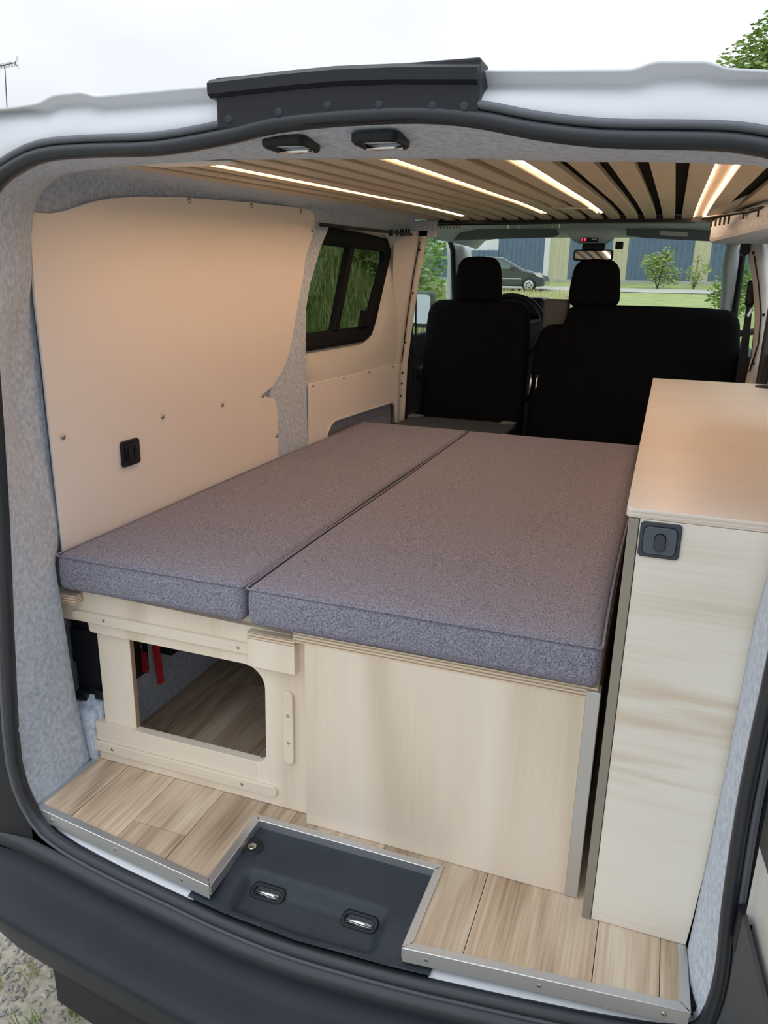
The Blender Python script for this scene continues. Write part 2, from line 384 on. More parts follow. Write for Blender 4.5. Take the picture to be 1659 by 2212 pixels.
# ---- aluminium edging round the floor (an L profile: top leg and face leg)
def edging(name, p, q, inward, face=.026, mp=0, mq=0):
    """L profile from p to q; mp and mq mitre the inner edge of the top leg"""
    p = Vector((*p,0)); q = Vector((*q,0)); n = Vector((*inward,0)).normalized(); w = .013; Z = Vector((0,0,1)); d = (q-p).normalized()
    v = []; f = []
    for sec in ([(n*w+Z*.0004,1), (n*w+Z*.0022,1), (Z*.0022-n*.0012,0), (-n*.0022+Z*.0012,0), (-n*.0022+Z*.0004,0)], [(-n*.0022+Z*.0003,0), (-n*.0022-Z*face,0), (-Z*face,0), (Z*.0003,0)]):
        b, k = len(v), len(sec)
        for P,mm in ((p,mp),(q,mq)): v += [P+c+d*mm*w*t for c,t in sec]
        f += [(b+i,b+(i+1)%k,b+k+(i+1)%k,b+k+i) for i in range(k)]+[tuple(range(b,b+k)),tuple(range(b+2*k-1,b+k-1,-1))]
    return pyd(name, v, f, M['alu'])
e1 = struct(edging('trim_1', (-1.126,1.011), (-.664,.954), (.12,1), .026, 1, -1), 'silver aluminium edging along the floor in front of the battery corner')
struct(edging('trim_2', (-.664,.9545), (-.668,1.1435), (-1,0), .02, 1, 1), 'silver aluminium edging, side of the cut-out with the round screw hole')
struct(edging('trim_3', (-.668,1.1435), (-.29,1.1435), (0,1), .017, -1, 1), 'silver aluminium edging along the back of the floor cut-out')
struct(edging('trim_4', (-.29,1.1435), (-.292,.9545), (1,0), .02, -1, -1), 'silver aluminium edging, side of the cut-out beside the cabinet end')
e5 = struct(edging('trim_5', (-.292,.954), (.156,1.001), (-.1,1), .026, 1, -1), 'silver aluminium edging along the floor in front of the cabinet')
struct(edging('trim_6', (-1.126,1.0115), (-1.120,1.185), (1,0), .01, 1, 0), 'thin silver edging beside the carpeted corner post')
struct(edging('trim_7', (.156,1.0015), (.152,1.128), (-1,0), .01, 1, 0), 'thin silver edging at the foot of the cabinet side carpet')
for par,(p,q),ts in ((e1,((-1.126,1.011),(-.664,.955)),(.12,.5,.86)), (e5,((-.292,.955),(.156,1.001)),(.09,.5,.92))):
    for t in ts:
        disc('screw', (p[0]+(q[0]-p[0])*t, p[1]+(q[1]-p[1])*t-.0022, -.012), (0,-1,0), .0042, .0012, M['steel'], par)

# ---- carpeted rear frame: jambs and header between the door seal and the lining
O = [(-1.118,1.005,-.03),(-1.132,1,.108),(-1.112,1,.36),(-1.100,1,.47),(-1.082,1,.64),(-1.074,1,.73),(-1.066,1,.83),(-1.060,1,.92),(-1.057,1,.96),(-1.053,1,1.01),(-1.050,1,1.06),(-1.045,1,1.11),(-1.035,1,1.155),(-1.022,1,1.178),(-1.0,1,1.196),(-.969,1,1.211),(-.912,1,1.227),(-.826,1,1.23),(-.705,1,1.229),(-.591,1,1.24),(-.52,1,1.251),(-.425,1,1.255),(-.325,1,1.254),(-.247,1,1.245),(-.178,1,1.23),(-.096,1,1.218),(.006,1,1.212),(.06,1,1.206),(.11,1,1.19),(.145,1,1.15),(.160,1,1.05),(.168,1,.9),(.172,1,.75),(.173,1,.607),(.170,1,.483),(.169,1,.372),(.173,1,.215),(.18,1,.09),(.170,1,-.03)]
A = [(-1.127,1.185,-.02),(-1.134,1.17,.151),(-1.128,1.15,.416),(-1.139,1.15,.513),(-1.139,1.12,.661),(-1.157,1.12,.754),(-1.159,1.12,.863),(-1.150,1.12,.951),(-1.136,1.12,.985),(-1.145,1.165,1.023),(-1.130,1.17,1.065),(-1.125,1.17,1.106),(-1.130,1.19,1.164),(-1.117,1.19,1.192),(-1.092,1.19,1.215),(-1.048,1.19,1.235),(-.986,1.19,1.241),(-.895,1.2,1.247),(-.8,1.2,1.251),(-.689,1.2,1.25),(-.542,1.2,1.247),(-.42,1.2,1.243),(-.315,1.2,1.24),(-.24,1.2,1.236),(-.15,1.2,1.231),(-.05,1.2,1.228),(.05,1.2,1.222),(.102,1.2,1.217),(.16,1.19,1.195),(.185,1.18,1.15),(.19,1.17,1.05),(.19,1.15,.9),(.18,1.122,.75),(.169,1.122,.6),(.167,1.122,.46),(.165,1.122,.35),(.162,1.122,.215),(.158,1.122,.09),(.154,1.122,-.02)]
B = []
for i,a in enumerate(A):
    if i <= 2: B.append((-1.235,1.19,a[2]))
    elif i <= 13: B.append((-1.168,1.205,a[2]))
    elif i <= 15: B.append((-1.12,1.215,min(a[2]+.03,1.27)))
    elif i <= 27: B.append((a[0],1.215,1.285))
    elif i <= 28: B.append((.30,1.2,1.25))
    else: B.append((.39,1.126,a[2]))
Os, As, Bs = smooth_path(O,3), smooth_path(A,3), smooth_path(B,3)
ctr = Vector((-.47,1.0,.6)); rings = []
for t in (0,.12,.3,.5,.7,.88,1):
    ring = []
    for o,a in zip(Os,As):
        p = o.lerp(a,t); d = Vector((ctr.x-p.x,0,ctr.z-p.z)).normalized(); ring.append(p+d*.006*math.sin(math.pi*t)**2)
    rings.append(ring)
rings += [[a.lerp(b,.3)+Vector((0,.004,0)) for a,b in zip(As,Bs)], Bs]
rear = struct(loft('wall_rear', rings, M['carpet']), 'grey carpeted frame round the rear door opening')

# ---- left side: carpeted shell, ending at the window pillar, with the roof-side band running on above the window
def left_profile(y, top_only=False):
    z = zc(y)
    low = [(-1.228,-.02),(-1.228,.37),(-1.168,.43),(-1.164,.9),(-1.158,1.16)]
    hi = [(-1.161,z-.03),(-1.158,z-.015),(-1.13,z-.005),(-1.06,z+.002),(-1.0,z+.012)]
    if top_only: low = [(-1.17,z-.066),(-1.168,z-.065),(-1.162,z-.062),(-1.158,z-.056),(-1.155,z-.05)]
    return [(x,y,zz) for x,zz in low+hi]
ys = [1.205,1.3,1.5,1.7,1.9,2.1,2.3,2.42]
wl = struct(loft('wall_left', [left_profile(y) for y in ys], M['carpet']), 'grey carpeted side wall behind the pale boards')
# slanted pillar edge between the big board and the side window
prism('window_pillar', [(2.14,.40),(2.14,1.0),(2.30,1.30),(2.62,1.30),(2.595,1.235),(2.53,1.17),(2.445,1.05),(2.382,.90),(2.370,.80),(2.405,.715),(2.425,.40)], 0, -1.19, -1.156, M['carpet'], wl, bev=.006)
loft('roof_side_band', [left_profile(y, True) for y in (2.4,2.6,2.8,3.0,3.2,3.4)], M['carpet'], wl)
box('band_end', -1.14,-1.0,3.40,3.43, 1.255,1.33, M['carpet'], wl, .008)
prism('wheel_arch', [(1.21,.0),(1.21,.12),(1.26,.17),(1.4,.21),(2.5,.21),(2.7,.10),(2.75,0)], 0, -1.17,-1.105, M['carpet'], wl, bev=.01)

# ---- right side
wr = struct(loft('wall_right', [[(.395,y,-.02),(.395,y,.5),(.392,y,.78)] for y in (1.12,2.0,3.4)], M['carpet']), 'carpeted side wall behind the cabinet')
loft('wall_top', [[(.37,y,1.20),(.35,y,1.25),(.32,y,zc(y)+.012),(.25,y,zc(y)+.014)] for y in (1.2,1.6,2.0,2.4,2.8,3.3)], M['carpet'], wr)
loft('wall_rear_part', [[(.395,y,.78),(.385,y,1.0),(.37,y,1.20)] for y in (1.12,1.5,1.95)], M['carpet'], wr)
prism('roof_side_beam', [(.118,3.36),(.125,3.28),(.24,2.6),(.31,2.1),(.345,1.4),(.372,1.4),(.372,3.36)], 2, 1.232,1.318, M['carpet'], wr, bev=.014)
w3 = struct(prism('window_3', [(1.95,.78),(1.95,.83),(3.28,.83),(3.28,.78)], 0, .375,.395, M['dark_trim']), 'sliding door window above the cabinet')
for n_,pts in (('frame', [(1.95,1.16),(1.95,1.21),(3.34,1.21),(3.34,1.16)]), ('frame', [(1.95,.83),(1.95,1.16),(2.02,1.16),(2.02,.83)]), ('frame', [(3.27,.60),(3.27,1.21),(3.34,1.21),(3.34,.60)])):
    prism(n_, pts, 0, .358,.392, M['dark_trim'], w3, bev=.006)
prism('pane', [(2.02,.83),(3.27,.83),(3.27,1.16),(2.02,1.16)], 0, .378,.382, M['glass'], w3)

# ---- slatted ceiling
ceil = struct(loft('ceiling', [[(x,y,zc(y)+.017) for x in (-1.10,-.8,-.5,-.2,.1,.35)] for y in (1.19,1.39,1.75,2.1,2.6,3.0,3.3,3.47)], M['backing'], smooth=False), 'slatted wooden ceiling')
YS = [1.205,1.39,1.57,1.75,1.93,2.1,2.35,2.6,2.8,3.0,3.15,3.3,3.455]
def slat(x0,x1,name='slat',m='slat',t=.012,dz=0,parent=None,ys=YS):
    rings = []
    for y in ys:
        z = zc(y)+dz; rings.append([(x0,y,z+.002),(x0+.002,y,z),(x1-.002,y,z),(x1,y,z+.002),(x1,y,z+t),(x0,y,z+t)])
    return loft(name, rings, M[m], parent, closed=True, smooth=False, caps=True)
gaps = [-.007-.07*k for k in range(15)]
for k in range(14): slat(gaps[k+1]+.0125, gaps[k]-.0125, parent=ceil)
slat(-1.05,gaps[14]-.0125, parent=ceil)
slat(.0055,.050, parent=ceil)
slat(.052,.0905,'carpet_strip','brown_felt',.008,.007,ceil)
slat(.0925,.145, parent=ceil)
slat(.182,.232, parent=ceil); slat(.262,.312, parent=ceil)
box('end_strip', -1.03,.30, 3.455,3.475, 1.318,1.345, M['black'], ceil)
prism('end_board', [(-.875,1.172),(-.80,1.164),(-.70,1.178),(-.70,1.204),(-.85,1.204)], 2, 1.2435,1.2465, M['panel'], ceil)
prism('joint_cover', [(-.425,2.86),(-.30,2.90),(-.295,2.925),(-.42,2.885)], 2, zc(2.88)-.0015, zc(2.88)+.003, M['panel'], ceil)

# ================================================================== THE VAN'S OWN BODY
van = thing('van', 'white van body seen from behind with both rear doors open', 'van', (-.47,1.0,-.62))
seal_in = [Vector(p) for p in O[1:-1]]
bottom = [(.150,1.004,-.034),(.10,.994,-.040),(.0,.979,-.042),(-.15,.961,-.043),(-.30,.945,-.043),(-.48,.935,-.043),(-.62,.941,-.043),(-.75,.956,-.043),(-.90,.973,-.042),(-1.03,.992,-.037),(-1.100,1.003,-.010)]
full = smooth_path([p for p in seal_in]+[Vector((.172,1.0,.0))]+[Vector(p) for p in bottom], 3, closed=True)
# main bulb and outer flange of the door seal (profile a: along the van, b: outwards in the door plane)
sgn = 1
sweep('door_seal', full, [(.004,-.001),(-.008,-.002),(-.016,.004),(-.0175,.010),(-.014,.016),(-.006,.0185),(.004,.0185),(.012,.008)], M['rubber'], van, (0,1,0), True)
sweep('seal_lip', full, [(-.010,.018),(-.014,.020),(-.0145,.025),(-.010,.0285),(.004,.0285),(.006,.018)], M['rubber_grey'], van, (0,1,0), True)
# roof edge
riser_top = [(-1.12,1.035,1.300),(-1.064,1.035,1.309),(-1.026,1.035,1.31),(-.97,1.035,1.311),(-.925,1.035,1.314),(-.899,1.035,1.323),(-.845,1.035,1.324),(-.822,1.035,1.317),(-.653,1.035,1.319),(-.441,1.035,1.318),(-.256,1.035,1.315),(-.162,1.035,1.309),(-.07,1.035,1.304),(-.048,1.035,1.311),(.01,1.035,1.307),(.028,1.035,1.299),(.073,1.035,1.294),(.102,1.035,1.29),(.16,1.035,1.28)]
riser_bot = [(-1.12,1.03,1.297),(-1.059,1.03,1.304),(-1.021,1.03,1.304),(-.966,1.03,1.304),(-.922,1.03,1.299),(-.896,1.03,1.306),(-.843,1.03,1.305),(-.82,1.03,1.299),(-.651,1.03,1.299),(-.438,1.03,1.3),(-.254,1.03,1.295),(-.159,1.03,1.29),(-.068,1.03,1.284),(-.038,1.03,1.29),(.012,1.03,1.288),(.03,1.03,1.283),(.075,1.03,1.281),(.103,1.03,1.277),(.16,1.03,1.266)]
seal_top = [(-1.10,.995,1.15),(-1.037,.995,1.188),(-1.015,.995,1.204),(-.995,.995,1.216),(-.965,.995,1.229),(-.937,.995,1.238),(-.901,.995,1.244),(-.816,.995,1.247),(-.735,.995,1.249),(-.62,.995,1.259),(-.514,.995,1.27),(-.421,.995,1.273),(-.322,.995,1.271),(-.246,.995,1.264),(-.178,.995,1.25),(-.097,.995,1.237),(.004,.995,1.228),(.052,.995,1.22),(.081,.995,1.213),(.16,.995,1.17)]
def zat(tab,x): return interp([(p[0],p[2]) for p in tab], x)
xs = [-1.12+.0064*i for i in range(201)]
def sm(tab,x): return sum(zat(tab,x+d) for d in (-.007,-.0035,0,.0035,.007))/5
ringz = []
for y,fn in ((1.006,lambda x: sm(seal_top,x)-.010),(.994,lambda x: sm(seal_top,x)-.006),(.999,lambda x: sm(seal_top,x)*.6+sm(riser_bot,x)*.4),(1.014,lambda x: sm(seal_top,x)*.25+sm(riser_bot,x)*.75),(1.027,lambda x: sm(riser_bot,x)-.001),(1.0285,lambda x: sm(riser_bot,x)),(1.0275,lambda x: sm(riser_bot,x)+.002),(1.011,lambda x: sm(riser_top,x)-.0075),(1.0105,lambda x: sm(riser_top,x)-.0045),(1.0125,lambda x: sm(riser_top,x)-.0045),(1.020,lambda x: sm(riser_top,x)-.002),(1.035,lambda x: sm(riser_top,x)+.0005),(1.06,lambda x: sm(riser_top,x)+.003),(1.6,lambda x: sm(riser_top,x)+.05),(3.5,lambda x: 1.40),(4.85,lambda x: 1.365)):
    ringz.append([(x,y,fn(x)) for x in xs])
loft('roof', ringz, M['white'], van)
# rear corner posts outside the seal
loft('corner_post', [[(-1.118,.992,z) if k == 0 else ((-1.22,.985,z) if k == 1 else ((-1.30,1.0,z) if k == 2 else (-1.33,1.25,z))) for k in range(4)] for z in (-.12,.2,.6,.9,1.1,1.2)], M['black'], van)
loft('corner_post', [[(.2,.998,z) if k == 0 else ((.23,1.0,z) if k == 1 else ((.29,1.06,z) if k == 2 else (.32,1.25,z))) for k in range(4)] for z in (-.12,.2,.6,.9,1.1,1.2)], M['black'], van)
# side skins, so that daylight enters through the windows and doors only
loft('side_skin', [[(-1.25,y,-.35),(-1.27,y,.3),(-1.26,y,.74)] for y in (1.2,2.3,3.4)], M['white'], van)
loft('side_skin', [[(-1.25,y,.74),(-1.24,y,1.0),(-1.20,y,1.27),(-1.10,y,1.312)] for y in (1.2,1.8,2.36)], M['white'], van)
loft('side_skin', [[(-1.22,y,1.245),(-1.20,y,1.30),(-1.10,y,1.33)] for y in (2.36,2.9,3.46,3.9)], M['white'], van)
loft('side_skin', [[(.42,y,-.35),(.43,y,.3),(.42,y,.78)] for y in (1.2,2.3,3.4)], M['white'], van)
loft('side_skin', [[(.42,y,.78),(.41,y,1.0),(.39,y,1.2)] for y in (1.2,1.6,1.97)], M['white'], van)
loft('side_skin', [[(.39,y,1.2),(.36,y,1.28),(.15,y,1.345 if y > 2 else 1.29)] for y in (1.2,2.2,3.46)], M['white'], van)
box('sill_panel', -1.33,-1.0, 1.03,1.04,-.30,-.03, M['black'], van)
box('sill_panel', .05,.33, 1.03,1.04,-.30,-.03, M['black'], van)
# third brake light housing
bl = box('brake_light', -.604,-.2425, .985,1.03, 1.255,1.318, M['black'], van, .003)
sweep('lamp_hood', [(-.6125,.990,1.309),(-.50,.990,1.3125),(-.43,.990,1.3135),(-.35,.990,1.311),(-.2435,.990,1.3045)], [(-.012,-.012),(-.006,-.016),(.02,-.016),(.03,0),(.02,.008),(-.004,.007),(-.012,.001)], M['black'], bl, (0,1,0), smooth=False)
for x in (-.585,-.51,-.44,-.37,-.30,-.26): disc('clip_tab', (x,.986,1.277-.012*abs(x+.43)/.18), (0,-1,0), .006, .002, M['plate'], bl)
# latch strikers in the header
for x in (-.5245,-.3905):
    z0 = 1.2395
    base = rrect(-.033,.033,-.034,.034,.012)
    def pl(u,v,z): return (x+u, 1.050+v, z)
    rings_ = [[pl(u,v,z0+.010) for u,v in base],[pl(u,v,z0) for u,v in base],[pl(u*.93,v*.93,z0-.003) for u,v in base],[pl(u*.80,v*.74,z0-.001) for u,v in base],[pl(u*.78,v*.72,z0+.010) for u,v in base]]
    st = loft('latch_striker', rings_, M['black'], van, closed=True)
    tube('striker_bar', [(x-.027,1.068,z0-.001),(x+.025,1.068,z0-.001)], .0042, M['chrome'], st)
    prism('striker_back', [(u*.82+x,v*.76+1.05) for u,v in base], 2, z0+.003, z0+.006, M['carpet'], st)
# painted sill, latch cover plate and its recess
def seal_y(x): return interp([(-1.12,1.003),(-1.03,.992),(-.90,.973),(-.75,.956),(-.62,.941),(-.48,.935),(-.30,.945),(-.15,.961),(0,.979),(.1,.994),(.172,1.004)], x)
for xa,xb in ((-1.118,-.70),(-.245,.17)):
    r1 = []
    xs_ = [xa+(xb-xa)*i/14 for i in range(15)]
    fe = lambda x: front_edge(min(max(x,-1.12),.15)) if not -.70 < x < -.26 else .955
    loft('painted_sill', [[(x,seal_y(x)-.004,-.046) for x in xs_],[(x,seal_y(x)+.004,-.040) for x in xs_],[(x,max(fe(x),seal_y(x)+.010),-.036) for x in xs_],[(x,fe(x)+.04,-.034) for x in xs_]], M['white'], van)
def plate_z(x,y):
    z = -.0155
    t = min(max((1.05-y)/.11,0),1); z -= .019*t*t*(3-2*t)
    # recess holding the two lower strikers
    u = (x+.487)/.148; e = 1-max(0,min(1,(abs(u)-.86)/.14))
    f = max(0,min(1,(1.040-y)/.022)); g = max(0,min(1,(y-seal_y(x)-.010)/.018))
    z -= .023*e*f*g
    return z
gx = [-.71+.006*i for i in range(80)]; gx = [x for x in gx if x <= -.236]
gy = [.93+.006*i for i in range(37)]
pv,pf = [],[]
for y in gy:
    for x in gx: 
        yy = max(y, seal_y(x)-.002); pv.append((x,yy,plate_z(x,yy)))
nx = len(gx)
for j in range(len(gy)-1):
    for i in range(nx-1):
        x,y = gx[i],gy[j]
        if (x < -.672 or x > -.292) and y > .968: continue
        pf.append((j*nx+i,j*nx+i+1,(j+1)*nx+i+1,(j+1)*nx+i))
cover = pyd('latch_cover', pv, pf, M['plate'], van, smooth=True)
for x in (-.578,-.393):
    z0 = plate_z(x,1.02)+.002
    base = rrect(-.033,.033,-.012,.012,.011)
    def pl2(u,v,h): return (x+u+v*.1, 1.014+v, z0+h+v*.55)
    ls = loft('lower_striker', [[pl2(u*1.06,v*1.1,-.010) for u,v in base],[pl2(u*1.04,v*1.08,.001) for u,v in base],[pl2(u*.86,v*.72,.002) for u,v in base],[pl2(u*.84,v*.7,-.006) for u,v in base]], M['black'], cover, closed=True)
    prism('striker_opening', [(x+u*.86,1.014+v*.72) for u,v in base], 2, z0-.0065, z0-.0055, M['chrome'], cover)
    tube('striker_bar', [(x-.024,1.011,z0-.0005),(x+.024,1.011,z0-.0005)], .0036, M['chrome'], cover)
rh = loft('screw_cup', [[(-.652+math.cos(a)*r*1.05, 1.087+math.sin(a)*r, -.0155+h) for a in [2*math.pi*i/20 for i in range(20)]] for r,h in ((.0235,-.002),(.0225,.0032),(.0195,.0036),(.0168,.0010),(.004,.0008))], M['black'], cover, closed=True)
disc('screw', (-.652,1.087,-.0148), (0,0,1), .010, .002, M['steel'], cover, n=6)
# bumper
def bump_edge(x): return interp([(-1.42,1.12),(-1.34,.99),(-1.25,.925),(-1.107,.885),(-.98,.868),(-.77,.843),(-.64,.828),(-.47,.820),(-.2,.832),(.1,.865),(.3,.925),(.42,1.05)], x)
bx = [-1.42+.046*i for i in range(41)]
def by(x): return seal_y(min(max(x,-1.12),.172)) if -1.12 <= x <= .172 else 1.005+.06*max(0,(-1.12-x) if x < 0 else x-.172)
br = []
for k,(t,z,off) in enumerate([(0,-.098,0),(.04,-.118,0),(.3,-.128,0),(.65,-.136,0),(.9,-.142,0),(1,-.148,-.006),(1,-.155,-.012),(1,-.168,-.010),(1,-.20,.0),(1,-.25,.016),(1,-.285,.034),(1,-.30,.06),(1,-.30,.2)]):
    ring = []
    for x in bx:
        b0 = by(x)-.028; e0 = bump_edge(x); y = b0+(e0-b0)*t+off
        ring.append((x,y,z-.02*max(0,(-1.15-x))/.27*(1 if t < 1 else 0)))
    br.append(ring)
loft('bumper', br, M['bumper'], van)
loft('bumper_ledge', [[(x,by(x)-.012,-.066) for x in bx if -1.3 <= x <= .32],[(x,by(x)-.026,-.070) for x in bx if -1.3 <= x <= .32],[(x,by(x)-.030,-.077) for x in bx if -1.3 <= x <= .32],[(x,by(x)-.028,-.098) for x in bx if -1.3 <= x <= .32]], M['rubber'], van)
prism('lower_valance', [(-1.03,.92),(-.80,.885),(-.47,.872),(-.1,.89),(.1,.93),(.1,1.2),(-1.03,1.2)], 2, -.40,-.295, M['black'], van, bev=.012)
# open rear doors
for sx,nm,lab in ((1,'door_1','open rear door beside the cabinet, black window over pale painted metal'),):
    def X(x): return x if sx > 0 else -.945-x
    pts_out = [(X(.196),.955),(X(.206),.955),(X(.27),.25),(X(.31),.25),(X(.25),.965)]
    d = struct(prism(nm, pts_out, 2, -.08,1.22, M['primer']), lab)
    prism('window_trim', [(X(.1935),.945),(X(.197),.945),(X(.257),.31),(X(.2535),.31)], 2, .365,1.16, M['black'], d)
    prism('lower_trim', [(X(.1915),.95),(X(.197),.955),(X(.257),.31),(X(.2515),.31)], 2, -.06,.245, M['dark_trim'], d)
    box('hinge', min(X(.19),X(.235)),max(X(.19),X(.235)), .955,.99, .17,.235, M['black'], d, .006)
    box('hinge', min(X(.19),X(.235)),max(X(.19),X(.235)), .955,.99, .95,1.015, M['black'], d, .006)

# ================================================================== SIDE WINDOW, PILLARS, CAB
# pressed-metal surround of the side window
outer = [(2.30,.70),(3.36,.695),(3.39,.80),(3.46,1.10),(3.46,1.27),(3.0,1.285),(2.6,1.285),(2.30,1.285)]
inner = [(2.30,.825),(2.95,.822),(3.12,.835),(3.20,.90),(3.36,1.16),(3.37,1.235),(3.0,1.25),(2.30,1.25)]
def dens(pts,k=4):
    out = []
    for i in range(len(pts)):
        a,b = pts[i],pts[(i+1)%len(pts)]
        for s in range(k): out.append((a[0]+(b[0]-a[0])*s/k, a[1]+(b[1]-a[1])*s/k))
    return out
do,di = dens(outer),dens(inner)
w1 = struct(loft('window_1', [[(-1.160,y,z) for y,z in do],[(-1.164,y*.75+y2*.25,z*.75+z2*.25) for (y,z),(y2,z2) in zip(do,di)],[(-1.185,y*.25+y2*.75,z*.25+z2*.75) for (y,z),(y2,z2) in zip(do,di)],[(-1.215,y2,z2) for y2,z2 in di]], M['primer'], closed=True), 'side window in a bare painted metal surround')
fo = [(2.28,.822),(3.05,.822),(3.14,.845),(3.19,.90),(3.36,1.18),(3.365,1.225),(3.33,1.252),(2.28,1.252)]
fi = [(2.28,.885),(3.04,.883),(3.09,.888),(3.125,.92),(3.295,1.15),(3.30,1.18),(3.285,1.192),(2.28,1.188)]
a_,b_ = dens(fo),dens(fi)
loft('window_frame', [[(-1.235,y,z) for y,z in a_],[(-1.195,y,z) for y,z in a_],[(-1.190,y*.8+y2*.2,z*.8+z2*.2) for (y,z),(y2,z2) in zip(a_,b_)],[(-1.197,y*.35+y2*.65,z*.35+z2*.65) for (y,z),(y2,z2) in zip(a_,b_)],[(-1.205,y,z) for y,z in b_],[(-1.225,y,z) for y,z in b_]], M['matte_black'], w1, closed=True, smooth=False)
prism('mullion', [(2.738,.88),(2.787,.88),(2.945,1.192),(2.893,1.192)], 0, -1.225,-1.196, M['matte_black'], w1, bev=.005)
prism('pane', [(2.28,.875),(2.765,.875),(2.92,1.2),(2.28,1.2)], 0, -1.222,-1.219, M['tint'], w1)
prism('pane', [(2.765,.875),(3.12,.875),(3.31,1.15),(3.31,1.2),(2.92,1.2)], 0, -1.217,-1.214, M['tint'], w1)
prism('latch', [(3.0,.882),(3.10,.882),(3.14,.95),(3.10,.962),(3.075,.947),(3.03,.95)], 0, -1.206,-1.19, M['matte_black'], w1, bev=.004)
# B-pillars
def pillar(name, pts, m, label):
    o = loft(name, [[(x0,y,z) for (x0,y,z) in [(a,yy,z),(b,yy,z),(b+dx,yy+.05,z),(a+dx,yy+.07,z)]] for a,b,yy,z,dx in pts], m, closed=True, caps=True); return struct(o, label)
p1 = pillar('trim_8', [(-1.165,-1.120,3.40,.30,-.02),(-1.160,-1.121,3.40,.45,-.02),(-1.150,-1.113,3.40,.71,-.02),(-1.128,-1.090,3.40,.92,-.02),(-1.104,-1.068,3.40,1.09,-.02),(-1.086,-1.048,3.40,1.20,-.02),(-1.078,-1.038,3.40,1.285,-.02)], M['primer'], 'bare metal door pillar beside the side window')
loft('web', [[(x,3.405,z),(-1.165,3.37,z),(-1.175,3.34,z)] for x,z in ((-1.16,.45),(-1.15,.71),(-1.128,.92),(-1.104,1.09),(-1.086,1.2),(-1.078,1.285))], M['primer'], p1)
for x,z in ((-1.07,1.205),(-1.094,1.02),(-1.124,.80),(-1.134,.66),(-1.136,.61),(-1.14,.55)): disc('hole', (x-.003,3.3995,z), (0,-1,0), .0055, .0008, M['black'], p1, n=8)
tube('wire', [(-1.142,3.397,.71),(-1.118,3.397,.93),(-1.096,3.397,1.10),(-1.072,3.397,1.24)], .0025, M['black'], p1)
p2 = pillar('trim_9', [(.325,.378,3.38,.60,.03),(.326,.372,3.40,.70,.03),(.335,.378,3.40,.82,.03),(.325,.366,3.40,.95,.03),(.300,.345,3.40,1.08,.03),(.272,.318,3.40,1.17,.03),(.245,.295,3.40,1.27,.03)], M['primer'], 'bare metal door pillar beyond the worktop')
for x,z in ((.283,1.20),(.355,.97),(.345,.78)): disc('hole', (x,3.3995,z), (0,-1,0), .006, .0008, M['black'], p2, n=8)
tube('wire', [(.335,3.396,.75),(.352,3.396,.86),(.345,3.396,.97),(.318,3.396,1.09),(.288,3.396,1.19)], .0028, M['black'], p2)
prism('belt_slot', [(.235,1.275),(.235,1.20),(.252,1.185),(.27,1.20),(.27,1.275)], 1, 3.39,3.44, M['black'], p2, bev=.005)
# cab shell
loft('headliner', [[(-1.17,y,z-.07),(-1.12,y,z-.02),(-1.03,y,z-.003),(-.5,y,z),(-.4,y,z),(.12,y,z-.003),(.22,y,z-.02),(.30,y,z-.07)] for y,z in ((3.47,1.345),(3.8,1.35),(4.3,1.353),(4.7,1.350),(4.88,1.342),(4.93,1.352))], M['light_trim'], van)
for s,xa,xb in ((-1,-1.19,-1.215),(1,.262,.31)):
    pr = []
    for z,y0,y1,dx in ((1.33,4.42,4.86,0),(1.27,4.44,4.88,0),(1.18,4.47,4.93,-.004*s),(1.05,4.52,5.02,.012*s),(.9,4.56,5.12,.02*s),(.75,4.58,5.2,.025*s)):
        pr.append([(xa+dx,y0,z),(xa+dx+.018*(-s),y0+.1,z),(xb+dx,y1-.06,z),(xb+dx+.012*(-s),y1,z),(xb+dx+.05*s,y1+.02,z),(xa+dx+.05*s,y0,z)])
    loft('windscreen_pillar', pr, M['light_trim'], van, closed=True, caps=True)
# front doors
for s,nm,lab in ((-1,'door_2','driver door with a clear window and dark lower panel'),(1,'door_3','passenger door behind the bench seat')):
    def X(x): return x if s < 0 else -.87-x
    d = struct(prism(nm, [(3.47,-.3),(3.47,.80),(3.6,.82),(4.3,.815),(4.62,.80),(4.75,-.3)], 0, min(X(-1.235),X(-1.19)),max(X(-1.235),X(-1.19)), M['dark_trim'], bev=.012), lab)
    tube('window_frame', [(X(-1.225),3.47,.80),(X(-1.215),3.50,1.05),(X(-1.19),3.56,1.25),(X(-1.18),3.7,1.30),(X(-1.18),4.1,1.315),(X(-1.185),4.30,1.30),(X(-1.19),4.40,1.25),(X(-1.197),4.47,1.12),(X(-1.20),4.52,.98),(X(-1.215),4.58,.80)], .016, M['black'], d)
    prism('pane', [(3.5,.80),(4.56,.80),(4.44,1.2),(4.28,1.30),(3.65,1.30),(3.52,1.1)], 0, X(-1.212),X(-1.210), M['glass'], d)
    box('armrest', min(X(-1.19),X(-1.13)),max(X(-1.19),X(-1.13)), 3.7,4.3,.60,.66, M['black'], d, .015)
# windscreen
w2 = struct(loft('window_2', [[(-1.20,4.87,1.345),(-.45,4.93,1.36),(.30,4.87,1.345)],[(-1.215,5.30,.90),(-.45,5.38,.90),(.35,5.30,.90)]], M['glass'], smooth=True), 'wide curved windscreen')
